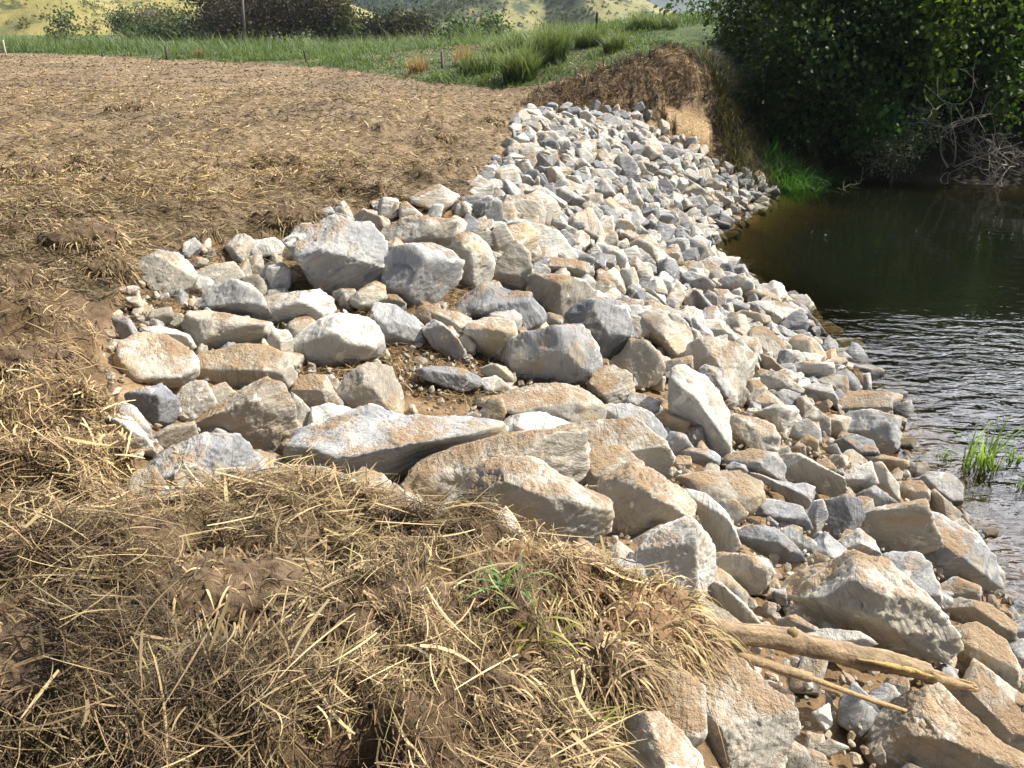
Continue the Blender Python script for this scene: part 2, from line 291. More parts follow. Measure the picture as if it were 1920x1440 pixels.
ROCKS = """
C t|1430,130 1480,95 1560,130 1600,170 1550,220 1480,190|small ochre rock with a dark corner behind the largest back rim boulder
C g D.5|1085,270 1150,210 1320,155 1480,180 1555,270 1568,370 1530,450 1480,510 1380,550 1290,545 1240,500 1200,420 1140,330|largest boulder on the back rim, blue-grey front face under a chalk-white top
C w|900,300 930,260 1000,248 1045,280 1030,320 960,330 905,325|small white rock half sunk in soil left of the largest back rim boulder
C s|310,400 345,350 420,330 490,340 560,370 585,440 560,490 480,520 400,530 350,470 315,430|white-topped round rock at the upper left corner of the stones
C t|580,440 640,400 700,380 790,370 840,430 845,465 750,480 640,505 590,490|flat grey and tan rock beside the white-topped corner rock
C b|835,390 870,350 930,335 945,390 920,425 840,430|small tan block with a dirt cap above the upright white stone
C w|970,430 985,390 1045,375 1088,410 1085,490 1030,545 990,510|small upright white stone left of the largest back rim boulder
C b|850,460 920,440 970,480 990,530 940,545 880,500|brown shaded stone tucked behind the small upright white stone
C g|600,610 640,560 700,510 790,470 880,490 930,540 960,590 990,640 985,690 900,650 750,620|pale blue-grey sloping slab rising behind the long cream slab
C w|955,570 1000,540 1150,530 1230,515 1290,560 1315,610 1270,660 1190,690 1120,700 1010,700 985,640|white-faced rock with a dark shaded left side below the largest boulder
C t D.4|560,690 590,630 660,625 800,650 950,680 985,720 960,770 800,810 690,830 610,800 565,745|long cream slab lying level above the brown humped boulder
C s|1405,560 1460,510 1530,470 1575,500 1585,570 1530,610 1470,615 1420,590|small pale peaked rock between the two big back rim boulders
C b|1585,540 1640,540 1685,580 1660,610 1600,600|little brown cobble under the trapezoid boulder
C w p9|1113,800 1160,730 1240,670 1330,645 1450,650 1530,690 1562,750 1550,830 1480,870 1400,885 1290,920 1180,895 1115,860|rounded white boulder with a patch of sand on its top
C g|1530,620 1550,590 1640,600 1730,660 1785,710 1770,770 1680,800 1570,800 1560,720|angular grey rock right of the rounded sand-patched white boulder
C g|165,660 220,645 260,670 295,730 270,780 230,795 195,720|small grey rock leaning at the left edge above the cream round boulder
C s|245,560 290,550 340,580 330,630 290,610|pale pointed shard stuck in bare sand at the upper left
C b|350,670 380,620 460,610 470,660 430,700 360,705|dull brown cobble in sand left of the long cream slab
C s|470,680 500,645 555,660 550,705 490,715|small sandy cobble touching the left end of the long cream slab
C w|320,715 400,700 500,720 560,745 590,800 560,830 480,780 390,740|flat pale rock wedged between the cream round boulder and long cream slab
C s p8 D.5|190,880 230,790 330,735 420,750 530,800 600,880 595,950 560,990 480,1010 380,1020 280,1000 210,970|cream round boulder streaked with rust at the left end of the stones
C w|980,760 1020,720 1080,730 1105,790 1095,860 1070,905 1020,870 985,830|white rock at the right end of the long cream slab
C b D.5|600,920 640,850 760,830 860,800 950,810 1040,860 1090,940 1100,1000 1060,1040 960,1010 850,1020 780,1020 690,990 610,960|brown humped boulder with a bright cream right shoulder
C d|245,1060 310,1030 420,1010 480,1060 500,1130 480,1190 410,1215 330,1200 290,1150|dark purple-grey jagged rock under the cream round boulder
C t|480,1090 540,1020 600,985 650,1000 680,1050 700,1110 620,1160 540,1195 500,1150|cream angled rock right of the dark purple-grey jagged rock
C s|655,1070 700,1010 750,995 805,1050 770,1080 700,1115|small dull grey block on the shoulder of the big tan triangular boulder
C b D.4|560,1230 680,1150 800,1070 960,1000 1040,1030 1085,1110 1100,1220 1120,1270 1060,1310 1000,1370 880,1375 800,1300 650,1270|big tan triangular boulder with a rough slanting face
C w|130,1200 200,1165 270,1185 330,1250 385,1340 380,1365 280,1360 230,1290|white-tipped rock poking out of dead grass at the lower left edge
C b|380,1280 460,1220 580,1200 600,1270 500,1330 420,1340|brown broken stone at the foot of the big tan triangular boulder
C b|1100,1050 1130,980 1200,950 1270,965 1320,1060 1310,1110 1210,1120 1120,1060|dirt-capped block left of the buried boulder with one bright face
C t|1105,1050 1130,1070 1200,1140 1200,1210 1160,1240 1110,1190|narrow cream shard standing between the tan triangular and chalk white rocks
C b D.35|1330,1080 1400,960 1500,900 1600,920 1650,1010 1670,1110 1660,1145 1560,1150 1420,1150|soil-buried boulder showing only one bright white right face
C w|1180,1280 1210,1130 1290,1110 1380,1130 1430,1170 1400,1220 1280,1300 1200,1310|chalk white rock at the back left of the long grey overhanging boulder
C t|1030,1330 1070,1285 1150,1280 1205,1320 1140,1360 1080,1370|little tan stone in the gap left of the long grey overhanging boulder
F g D.38|540,130 580,60 650,10 760,-40 880,-30 960,60 1010,110 1000,140 850,160 700,170 560,150|blue and white boulder draped with straw at its base
F s D.35|1000,110 1080,75 1200,80 1300,110 1380,170 1460,260 1330,280 1150,250 1040,170|sand-coated low boulder half covered by the straw heap
N g D.45|555,862 590,810 650,785 700,768 760,785 900,790 930,800 925,820 860,830 780,860 740,900 690,917 640,890 580,880|long grey boulder with a tan top edge overhanging a dark hollow
N s D.4|780,900 800,870 870,840 960,820 1070,815 1082,880 1060,910 960,915 880,920 840,950 785,950|large flat pale boulder with sand along its top, right of the dark hollow
N t D.4|1040,810 1090,800 1180,790 1230,830 1250,860 1245,890 1180,900 1130,890 1085,900 1060,850|broad cream sloping slab behind the large flat pale boulder
N b|1085,890 1100,845 1160,840 1200,870 1190,910 1130,920 1090,920|tan block leaning on the broad cream sloping slab
N s D.5|850,945 900,885 950,865 1010,875 1080,915 1125,935 1128,990 1070,1030 980,1040 930,1010|big boulder buried in loose sand with a white broken lower edge
D s D.45|40,230 100,170 220,130 330,150 410,150 400,230 380,270 270,290 130,270 90,310 45,290|long tan rimmed boulder behind the grey trapezoid boulder
D g D.5|65,500 80,370 110,310 200,290 290,280 400,330 450,370 440,430 380,510 300,570 200,630 150,590 100,530|grey trapezoid boulder narrowing downward with a pale top
D s p8|415,260 450,220 530,230 590,280 625,360 610,440 560,500 510,525 460,480 440,400 430,320|smooth egg-shaped boulder standing upright beside the grey trapezoid boulder
D b D.5|600,470 640,380 700,300 740,270 800,330 815,420 810,480 760,520 680,510 620,490|dirt-topped rock with a grey face right of the egg-shaped boulder
D t|515,190 540,150 610,150 610,180 570,220 520,215|small tan rock below the round dark blue rock
D t|580,260 640,190 680,175 725,250 720,290 650,340 600,310|cream rock between the egg-shaped boulder and the bright white flat-faced boulder
D d p12|515,130 530,60 600,25 660,50 668,130 650,180 580,150|round dark blue rock on the soil edge at the top of the stones
D t|675,100 700,30 790,25 860,50 885,110 870,160 800,150 750,110 710,170 675,160|cream rock right beside the round dark blue rock
D w D.45|700,200 760,150 870,180 950,210 1000,270 1045,330 990,355 900,340 810,330 760,270|bright white boulder with one large smooth sunlit face
D b|800,360 880,340 1000,350 1100,370 1115,410 1050,450 950,445 860,430 810,400|low tan slab below the bright white flat-faced boulder
D b D.55|810,470 860,440 980,450 1080,470 1130,520 1120,560 1060,590 1000,640 940,685 900,660 850,580 820,520|brown wedge boulder pointing downward with a thin bright top edge
D d D.3|450,600 500,540 590,480 700,520 800,530 840,590 880,640 850,680 770,700 700,640 560,650 470,640|dark grey slab lying flat below the egg-shaped boulder
D t|310,630 340,610 440,630 500,660 510,700 450,755 390,730 330,680|tan oblong stone above the small grey-green rock
D b|215,640 250,600 330,590 340,620 320,670 270,690|brown rock under the right foot of the trapezoid boulder
D g|265,720 320,675 370,700 430,760 475,840 460,870 380,860 310,800|grey-green rock slanting down under the tan oblong stone
D t|490,720 530,680 640,660 720,690 740,770 690,850 690,900 620,860 540,820 500,770|square-faced tan block below the dark grey flat slab
D w|600,620 720,610 770,650 765,700 740,760 720,690 620,655|pale flat-topped rock directly behind the square-faced tan block
D t|750,740 800,670 850,655 895,700 870,730 790,750|small tan peaked rock between the square-faced block and white-banded block
D s|445,770 490,745 525,790 510,830 460,820|little pale stone left of the square-faced tan block
D g D.5|700,870 720,790 800,750 950,720 1050,715 1110,760 1150,870 1145,960 1050,970 950,1000 850,1010 830,1020 720,1030 715,950|large squared block with white bands across its sandy top
D d D.5|1015,650 1060,600 1150,575 1260,580 1310,640 1330,760 1290,830 1200,890 1150,920 1140,830 1100,760 1050,710|charcoal black boulder in the middle of the pale stones
D w|1310,680 1330,640 1400,660 1460,720 1420,750 1340,770 1320,720|white-tan rock touching the right side of the charcoal boulder
D t D.4|1400,650 1470,620 1560,640 1640,740 1650,810 1600,860 1540,870 1480,790 1420,750|big tan and grey slab two stones right of the charcoal boulder
D b|1230,900 1290,840 1340,780 1420,790 1480,850 1500,920 1450,990 1360,1010 1300,960|sand-faced rock just below the charcoal boulder
D s|1120,1030 1150,930 1240,910 1330,950 1345,1040 1290,1110 1220,1115 1150,1070|plain grey-tan cube-like rock right of the large banded block
D g|1310,1100 1350,1045 1420,1060 1485,1090 1470,1140 1400,1160 1340,1130|small slate-green rock left of the tall upright boulder
D s D.4|560,1080 700,1050 850,1010 980,1010 1080,1040 1170,1110 1140,1200 1050,1210 900,1160 720,1150 600,1110|broad dusty slab lying in front of the large banded block
D b|565,1150 600,1090 660,1090 680,1140 650,1200 600,1210|broken dark-faced stone at the left end of the broad dusty slab
D w D.4|640,1250 720,1170 860,1150 1000,1200 1040,1215 960,1250 800,1290 660,1300|low white slab in front of the broad dusty slab
D g|1140,1190 1180,1120 1330,1110 1430,1150 1500,1230 1510,1300 1450,1290 1350,1220 1250,1190|blue-grey slab right of the broad dusty slab
D o|1460,1170 1520,1135 1600,1160 1655,1190 1640,1260 1570,1270 1510,1230|orange-tinted rock at the foot of the tall upright boulder
D g|1510,1310 1550,1255 1610,1270 1645,1330 1590,1370 1530,1350|small blue-grey rock under the orange-tinted rock
D b|1630,1270 1670,1230 1710,1260 1715,1320 1660,1310|little tan finger of rock between the orange-tinted rock and tall boulder
D w|570,980 640,965 720,1030 700,1045 600,1045|small white rock at the lower left of the large banded block
D d D.3|240,930 330,910 450,920 540,960 560,1000 460,1030 360,1000 280,970|dark slab almost buried in soil left of the large banded block
D s|560,920 620,895 680,910 720,950 715,1000 650,975 590,960|pale knobbly stone against the left face of the large banded block
D s|1500,890 1640,860 1640,920 1580,950 1510,930|low grey ledge under the big shaded square boulder
D w|1245,490 1290,410 1350,400 1370,460 1365,540 1330,570 1270,555|white upright rock behind the charcoal boulder
D b|1120,500 1190,460 1240,480 1245,530 1190,560 1130,545|rusty brown rock left of the white upright rock
D t|1280,590 1330,560 1390,570 1395,630 1330,630|small yellow-tan rock on the upper right of the charcoal boulder
D s|1400,500 1450,510 1520,580 1555,620 1510,630 1440,570|thin grey slab slanting right behind the white upright rock
D s|1000,180 1060,120 1120,90 1165,150 1195,230 1150,280 1100,280 1040,210|tall tan rock leaning right of the bright white flat-faced boulder
D w|1120,310 1170,270 1260,290 1310,350 1290,390 1230,400 1180,360|pale grey slanted rock above the white upright rock
D d|790,10 860,0 940,60 1000,130 990,170 930,120 880,90|dark blue slab slanting down behind the cream rim rock
D d|1170,100 1200,65 1260,120 1255,155 1190,120|small dark slanted slab right of the tall leaning tan rock
D t|1340,250 1420,230 1500,310 1560,360 1500,385 1420,340|long cream slab pointing down the slope toward the water
E s D.45|0,430 50,420 110,480 135,560 115,630 50,650 0,660|large cream rock up the slope left of the shaded square boulder
E w|50,420 110,390 170,400 185,460 160,495 90,460|small bright white rock behind the large cream slope rock
E d D.35|135,320 160,290 220,350 295,430 270,450 200,430|leaning dark slate slab with a sharp ridge
E w|180,525 200,450 270,450 340,510 360,550 290,560 200,550|cream rock peeking over the shaded square boulder
E s D.5|110,680 130,580 190,545 300,560 380,590 405,680 390,780 340,850 300,780 220,720 120,720|big square boulder with a shaded front and sandy bright top
E g|165,720 210,685 300,710 335,800 330,860 260,800|dull grey-green slab leaning between square boulder and tall upright boulder
E w D.5|25,850 50,720 110,710 200,760 260,830 305,920 318,1060 300,1185 260,1170 200,1080 100,980 40,940|tall upright boulder, white above and rusty tan below
E d|235,340 290,330 370,350 410,370 400,400 330,415 280,410|dark-banded slab beside the long white waterline slab
E w|400,380 470,350 580,350 660,370 665,420 600,460 560,420 430,400|long white slab jutting toward the water
E s|380,330 420,300 500,290 570,330 575,350 470,350 390,345|low grey rock at the waterline behind the long white slab
E g|235,270 300,220 370,215 440,250 435,295 370,330 300,280|dark-spotted blue-grey rock with its squared end to the water
E s|225,310 250,285 310,290 330,330 240,330|small grey stone left of the dark-spotted waterline rock
E g|75,210 130,195 200,220 245,260 200,315 130,290 90,240|blue-grey rock with a smooth face above the leaning slate slab
E s|160,150 220,130 280,180 300,220 250,250 200,210|grey-tan slanted rock at the water above the dark-spotted rock
E b|60,170 110,145 170,150 190,200 130,195 70,205|pinkish brown rock left of the grey-tan slanted waterline rock
E g p9|5,40 60,25 105,30 110,80 60,115 10,85|rounded pale blue rock near the narrow bend of the waterline
E g|110,40 160,15 215,40 210,90 150,110 110,90|grey rock at the water next to the rounded pale blue rock
E t|300,450 340,415 400,430 420,490 400,540 360,520|cream rock under the sandy ledge by the water
E b|330,430 400,395 520,420 535,450 450,475 400,460|sand-covered ledge under the long white waterline slab
E b|630,460 670,430 750,450 770,490 700,500|brown earthy rock at the tip of the long white waterline slab
E b D.5|430,520 460,490 520,490 600,560 625,610 600,670 540,650 490,600|dusty brown wedge rock near the water
E g|550,495 600,480 670,520 660,550 620,540|small grey rock between the dusty wedge and the rounded grey rock
E s|625,590 650,540 700,525 760,550 820,620 800,660 700,665 640,650|grey and tan rock on the waterline behind the flat-topped pale block
E d|670,510 720,505 780,550 820,600 790,600 720,560|wet-looking dark blue slab along the water
E o|820,620 870,600 885,670 850,690|small orange stone at the water edge
E g|880,630 920,615 955,640 900,690|wet grey stone standing in the shallow water
E w|640,700 680,665 770,665 850,670 862,720 800,750 730,770 650,740|flat-topped pale block below the orange waterline stone
E t|355,570 400,535 470,545 490,600 500,690 470,690 430,620 400,600|tan upright rock right of the shaded square boulder
E b|490,620 540,640 610,700 630,745 570,740 510,690|brown slanting rock left of the flat-topped pale block
E t|475,770 500,730 550,710 630,750 700,800 690,820 610,810 540,835 490,800|tan rock with grey stripes below the brown slanting rock
E s|380,810 410,760 470,760 515,800 500,840 440,875 390,850|small knobbly tan rock right of the tall upright boulder
E s|460,870 510,830 560,860 595,900 530,915 475,910|small pale grey rock left of the black jagged rock
E d|570,830 610,810 680,830 665,890 600,880|black jagged rock near the waterline
E s|680,860 720,845 755,900 740,940 700,950 675,900|small grey-green stone right of the black jagged rock
E g|705,800 780,775 850,790 880,850 870,880 800,860 740,850|peaked blue-grey rock above the patch of clods
E s|760,770 850,730 930,740 940,820 890,850 840,790|tan-grey rock beside the grass sod at the water
E b|880,880 940,830 1000,815 1100,820 1160,850 1150,900 1110,925 1000,910 930,930|flat rock heaped with brown clods at the water edge
E g D.55|840,1030 900,970 960,930 1070,920 1190,960 1200,1030 1180,1110 1110,1130 1050,1080 950,1040|large rough grey boulder at the waterline by the reeds
E d|880,1080 960,1040 1060,1070 1095,1140 1000,1170 920,1180|split blue-grey rock below the large rough waterline boulder
E g|640,1050 660,990 730,960 790,1010 800,1090 720,1070|slate-faced rock left of the large rough waterline boulder
E t|730,960 790,925 840,960 840,1030 800,1020|small yellow-white rock behind the slate-faced rock
E w|470,930 560,890 650,895 678,920 640,1000 610,1070 570,1000 530,960|white pitted rock above the dark-bottomed round boulder
E s D.55|320,980 360,940 460,960 540,990 575,1050 570,1110 520,1135 440,1110 370,1040|grey boulder with a dark shaded underside right of the tall upright boulder
E g|300,1190 330,1140 440,1120 560,1140 600,1190 590,1280 500,1250 420,1230|smooth blue-green boulder beneath the dark-bottomed grey boulder
E g|310,1210 350,1185 400,1200 425,1240 330,1235|small grey slab against the smooth blue-green boulder
E t D.45|600,1180 620,1150 700,1150 800,1210 900,1260 915,1310 860,1350 760,1330 650,1290 600,1260|big tan rock with clods spilled down its right side
E g|430,1240 500,1250 620,1300 700,1290 755,1310 750,1370 700,1420 620,1360 510,1290|wavy grey rock shaped like a bone below the smooth blue-green boulder
E w D.5|920,1270 960,1220 1050,1190 1090,1290 1010,1320 990,1360 940,1340|white-topped pointed rock above the black ridged stone
E t|1070,1200 1120,1190 1200,1300 1200,1380 1120,1330 1090,1290|tan sloping rock right of the white-topped pointed rock
E d|995,1350 1080,1310 1200,1400 1110,1430 1030,1400|black ridged stone in a shaded gap
E s|940,1170 1020,1155 1130,1150 1240,1170 1240,1200 1160,1240 1060,1190|flat slab reaching into the water with an orange underside
E s|1200,1330 1240,1285 1320,1285 1360,1330 1355,1410 1270,1410|pale round rock right of the black ridged stone
E g|1290,1280 1380,1240 1480,1250 1530,1310 1525,1390 1470,1410 1400,1330|mottled grey rock standing in the shallows
E t|1350,1360 1400,1330 1470,1400 1520,1440 1500,1500 1420,1480|cream rock between the mottled shallow-water rock and the white ridge boulder
E g|835,1110 880,1095 910,1150 880,1170|little bluish stone among the clods
E g|60,1140 130,1110 220,1120 270,1150 255,1230 170,1190|grey rock with a sandy cap at the foot of the tall upright boulder
E b|100,1100 120,1020 180,1005 188,1090 150,1110|small rounded tan stone under the orange-tinted rock
E b D.4|80,1270 200,1240 380,1240 470,1290 495,1370 440,1430 380,1470 260,1400|wide dirt-coloured boulder right of the broad cream sloping slab
G s D.5|425,340 430,250 440,150 460,90 560,70 630,110 700,150 740,210 730,260 620,280 590,330 510,345|tan block heaped with loose sand on its left top
G w D.5|515,420 570,370 600,320 650,290 730,260 790,330 815,370 805,530 740,545 620,500 540,460|pale angular boulder with a shaded flat front above the fallen log
G w D.4|730,160 800,170 870,240 915,340 850,380 820,360 780,250|white streaked slab right of the sand-heaped tan block
G g|970,240 980,180 1060,190 1130,210 1160,280 1120,290 1040,240|marbled grey and rust rock in the middle of the lower slope
G d|905,300 960,275 1040,290 1100,340 1135,390 1060,400 1010,380 940,340|dark grey flat rock above the double-humped tan rock
G g|1160,350 1220,300 1290,360 1320,395 1200,385|slate rock with a rusty top beside the pale pointed rock
G w|1270,335 1340,290 1390,330 1420,395 1350,395|pale pointed rock in front of the dark blue cube-like rock
G d D.5|1215,270 1230,190 1290,170 1340,190 1350,240 1320,310 1270,330|dark blue cube-like rock on the lower slope
G g|1150,250 1180,190 1210,190 1225,240 1190,310 1160,320|narrow blue-white rock left of the dark blue cube-like rock
G s D.55|1350,240 1440,215 1560,195 1610,330 1600,355 1500,375 1410,375 1360,290|brown-grey boulder with a shaded front beside the dark blue rock
G g D.5|1560,370 1590,240 1650,260 1730,310 1800,380 1830,480 1760,490 1690,460 1620,460|blue-grey boulder with a white right ridge at the water
G w D.4|1665,275 1710,260 1770,320 1830,420 1825,470 1740,340|chalk-white slab lying along the water side of the blue-grey ridge boulder
G g p10|1390,410 1450,375 1540,375 1590,420 1625,540 1590,555 1530,510 1460,460|mottled light grey boulder below the brown-grey shaded boulder
G b|1620,490 1680,460 1760,490 1760,540 1680,545 1630,540|dirt-topped block under the blue-grey ridge boulder
G s D.45|1085,550 1100,500 1180,440 1350,395 1430,420 1540,520 1610,600 1665,690 1620,735 1540,720 1440,700 1300,660 1180,630|huge pale tan slab with a crack across it above the log
G t D.5|815,460 830,400 900,380 1000,400 1025,440 1000,490 920,520 870,480|smooth tan oblong rock right of the pale angular boulder
G b|865,370 930,345 1000,380 1060,430 1110,480 1060,490 1020,420 960,385|double-humped tan rock behind the smooth tan oblong rock
G t|805,490 850,480 930,550 1005,640 950,635 880,590 820,530|long narrow tan rock slanting down toward the log
G s|260,420 300,360 360,340 430,370 490,440 520,490 450,480 360,440 290,430|cracked cream rock half under the straw heap edge
G b|740,560 800,540 870,580 930,630 850,650 760,620|sand-covered rock above the thick end of the log
G s D.5|650,920 690,780 720,690 800,690 890,740 970,820 1050,880 1090,930 1095,990 1060,1080 1040,1140 800,1150 760,1090 700,1040|large white and brown boulder standing below the hanging sod
G s D.5|480,1040 510,970 560,945 630,945 700,1000 770,1100 780,1150 480,1150|white boulder with dirty patches at the bottom edge of the picture
G b D.35|1400,1010 1400,960 1500,880 1620,860 1700,930 1800,1020 1920,1100 1920,1180 1480,1180 1390,1080|very large flat dusty boulder lying in the shadow of the log tip
G b D.4|1660,860 1780,810 1860,880 1920,960 1960,1080 1800,1000 1720,930|brown slab beyond the broken tip of the log
G s D.5|1650,740 1680,650 1760,630 1850,690 1890,770 1890,830 1830,850 1760,830 1700,790|pale boulder speckled with rust right of the huge tan slab
G b|1620,570 1700,535 1800,560 1880,620 1870,680 1800,640 1680,610|earthy low rock above the pale rust-speckled boulder
G w|1120,660 1220,640 1330,650 1390,690 1300,710 1190,700|low white stone mostly hidden behind the log
G s|1050,610 1110,590 1190,640 1120,655 1060,640|small tan flake lying behind the log
G g|1870,690 1920,680 1960,720 1940,800 1890,790|grey rock at the right edge of the picture
G w|1180,940 1230,910 1240,970 1220,990|little white stone under the thin broken branch
G s|1310,960 1340,930 1345,990|tiny pointed chip among gravel under the thin broken branch
G g|1040,510 1075,500 1080,550 1050,550|tiny blue stone in soil left of the huge pale tan slab
G s D.3|1100,1120 1180,1060 1230,1030 1290,1060 1200,1100|tan shard in loose soil right of the large white and brown boulder
"""
FAR = """
H d 320 660 110 110 0;H w 300 690 150 50 35;H w 95 660 70 50 0;H g 40 750 90 80 0;H w 100 740 70 60 0;H w 170 740 80 70 0;H w 240 730 130 50 10;H w 410 690 90 110 0;H g 490 670 100 70 0;H g 620 720 190 100 10;H d 690 660 110 60 0;H d 740 740 80 70 20;H w 850 750 110 90 40;H w 560 780 100 60 0;H t 370 760 110 100 0;H d 195 805 120 100 0;H t 275 780 80 60 0;H w 110 850 150 100 0;H g 635 830 70 100 0;H w 690 850 60 80 0;H g 800 850 110 100 0;H t 330 840 110 60 0;H d 115 920 140 110 0;H w 245 920 120 130 0;H w 370 920 140 100 0;H g 480 880 120 90 30;H g 580 970 80 120 0;H g 660 950 80 90 0;H d 730 930 90 110 0;H w 930 900 160 110 20;H t 1040 880 80 90 0;H t 900 960 170 90 0;H g 1090 960 170 90 0;H g 1010 1030 140 80 0;H g 1130 1060 80 90 0;H t 1210 1010 90 80 0;H w 1300 1000 80 60 0;H t 1370 1050 70 90 0;H t 1420 1120 70 90 0;H d 50 1040 130 120 0;H g 150 1030 80 120 0;H g 230 1080 110 100 0;H t 300 1050 70 60 0;H w 400 1000 100 110 0;H t 520 1000 140 120 0;H t 140 1150 140 130 0;H w 380 1060 140 80 0;H d 510 1070 120 80 0;H g 550 1130 180 70 12;H w 630 1110 100 90 0;H g 730 1090 130 180 0;H t 830 1100 90 120 0;H t 900 1140 80 60 0;H g 1010 1130 140 60 0;H w 1130 1110 80 100 0;H g 1240 1150 150 100 0;H t 1340 1140 120 90 0;H d 1460 1165 90 50 0;H d 40 1190 110 100 0;H w 310 1200 180 110 25;H d 380 1160 150 90 30;H w 500 1200 120 90 0;H t 640 1230 100 90 0;H w 560 1260 150 150 0;H g 760 1240 110 110 0;H t 880 1270 140 120 0;H g 950 1290 90 130 0;H d 1030 1230 130 110 20;H t 1170 1190 160 60 0;H w 1120 1320 150 80 0;H w 1270 1260 160 90 0;H t 1420 1220 160 80 0;H t 1480 1330 140 90 0;H g 1590 1330 110 60 0;H g 1620 1280 140 50 15;H g 1700 1290 160 40 0;H g 1870 1260 90 35 0;H w 130 1330 260 100 30;H g 290 1310 200 120 0;H t 450 1350 130 110 0;H w 790 1360 100 190 15;H w 680 1350 100 100 0;H t 600 1390 110 110 0;H g 1290 1370 130 110 0;H t 1400 1380 140 90 0
K w 205 465 140 110 0;K w 325 325 180 80 0;K w 280 360 120 40 0;K t 440 340 70 40 0;K t 330 430 60 60 0;K d 370 500 100 100 0;K g 320 500 90 60 0;K d 230 560 90 60 0;K g 520 590 120 100 0;K d 800 710 110 90 40;K t 890 670 120 70 0;K g 950 730 110 80 0;K w 890 770 130 70 0;K g 1100 720 130 80 0;K d 1060 780 80 70 0;K g 990 800 100 70 0;K t 1140 790 120 60 0;K g 1240 760 110 100 0;K g 1220 800 110 50 0;K w 1070 835 80 80 0;K g 1340 750 100 60 0;K t 1390 740 80 40 0;K w 1320 800 80 60 0;K t 1030 920 200 120 30;K w 1160 940 110 70 0;K t 960 840 140 60 25;K d 1150 1020 80 90 0;K t 1030 1060 90 90 0;K t 1210 1200 110 160 0;K t 650 830 80 60 0;K w 1210 1130 100 80 0
"""

# ------------------------------------------------------------------ terrain: one sheet, from measured heights
CTRL = [(100,1430,2.38),(500,1430,2.38),(900,1430,2.32),(1120,1430,2.2),(100,1200,2.38),(500,1200,2.42),(850,1200,2.34),(1120,1220,2.25),
 (50,950,2.35),(300,960,2.28),(560,985,2.22),(740,1005,2.2),(950,1060,2.24),(1120,1110,2.2),(1240,1180,2.12),(1215,1320,2.1),
 (1400,1390,1.55),(1330,1280,1.62),(1800,1400,1.25),(1500,1330,1.45),(1650,1130,1.0),(1300,1060,1.42),(1850,1250,.75),(1760,1000,.3),
 (1050,985,1.5),(740,880,1.5),(420,885,1.75),(320,800,1.9),(480,760,1.7),(290,680,1.95),(640,700,1.6),(860,720,1.45),(1050,680,1.25),
 (1200,780,1.05),(1310,780,.92),(1450,850,.68),(1250,930,1.15),(1550,950,.6),(640,500,1.95),(350,520,2.0),(480,600,1.8),(800,530,1.8),
 (1000,560,1.5),(1150,620,1.15),(1300,650,.75),(1450,680,.35),(950,420,1.95),(1100,450,1.4),(1200,530,.95),(1300,550,.5),(1100,330,1.55),
 (1200,330,1.1),(1250,400,.7),(1100,260,1.8),(1200,260,1.5),(1300,310,.9),(1380,340,.35),(1020,215,2.0),(1190,213,1.9),(930,300,2.05),
 (890,370,2.15),(700,400,2.2),(550,420,2.2),(270,470,2.25),(200,640,2.22),(200,800,2.25),(100,300,2.3),(500,300,2.3),(800,280,2.25),
 (500,180,2.3),(100,180,2.3),(900,200,2.25),
 (1440,360,0),(1330,430,0),(1330,480,0),(1490,580,0),(1590,690,0),(1690,800,0),(1700,880,0),(1800,950,0),(1870,1080,0),(1920,1160,0)]
CP3 = [tuple(at_z(*c)) for c in CTRL]
CP3 += [tuple(at_y(*c)) for c in [(1150,150,23),(1250,95,24),(1200,110,24),(1290,215,22.3),(1310,140,23),(1345,230,22.5),(1400,310,22),(1300,45,34),
        (1100,70,32),(950,100,32),(800,120,34),(940,160,25.8),(830,160,27),(1060,150,24.5)]]
CP3 += [(8,22.8,0),(12,22.8,0),(18,22.5,0),(30,22.5,0),(8,25,1.2),(13,25,1.2),(18,25,1.2),(30,26,1.5),(10,30,3),(20,32,3),(40,40,3),
        (5.2,15,-.8),(5.6,11,-.8),(5.6,8,-.8),(5.4,5,-.7),(7,12,-1.4),(7,7,-1.4),(8,18,-1.1),(10,10,-1.5),(20,15,-1.5),(30,10,-1.5),(40,0,-1.5),(10,-10,-1.5),(8,20.6,-.6),
        (6.3,17.8,-.6),(14,20,-1.1),(-10,0,2.4),(-10,6,2.35),(-5,4,2.35),(-4,1,2.4),(0,-3,2.4),(-10,-10,2.4),(0,-15,2.4),(3,-3,.5),(4,1,-.1),(2,.3,1.2),
        (-35,60,2.3),(0,60,2.6),(20,60,3),(60,60,3),(-100,120,2.3),(0,120,2.4),(100,120,3),(-100,0,2.4)]
CPA = np.array(CP3)
def _tps(r2): return r2 * np.log(r2 + 1e-9) * .5
_n = len(CPA); _K = _tps(((CPA[:, None, :2] - CPA[None, :, :2]) ** 2).sum(-1)) + np.eye(_n) * .06
_A = np.zeros((_n + 3, _n + 3)); _A[:_n, :_n] = _K; _A[:_n, _n] = 1; _A[:_n, _n + 1:] = CPA[:, :2]; _A[_n:, :_n] = _A[:_n, _n:].T
_W = np.linalg.solve(_A, np.concatenate([CPA[:, 2], np.zeros(3)]))
def gz(x, y):
    """smooth ground height"""
    x = np.clip(np.atleast_1d(np.asarray(x, float)), -110, 60); y = np.clip(np.atleast_1d(np.asarray(y, float)), -16, 125)
    out = np.empty(x.shape)
    for a in range(0, len(x), 20000):
        X, Y = x[a:a + 20000], y[a:a + 20000]
        r2 = (X[:, None] - CPA[None, :, 0]) ** 2 + (Y[:, None] - CPA[None, :, 1]) ** 2
        out[a:a + 20000] = _tps(r2) @ _W[:_n] + _W[_n] + _W[_n + 1] * X + _W[_n + 2] * Y
    return np.clip(out, -1.7, 4.6)
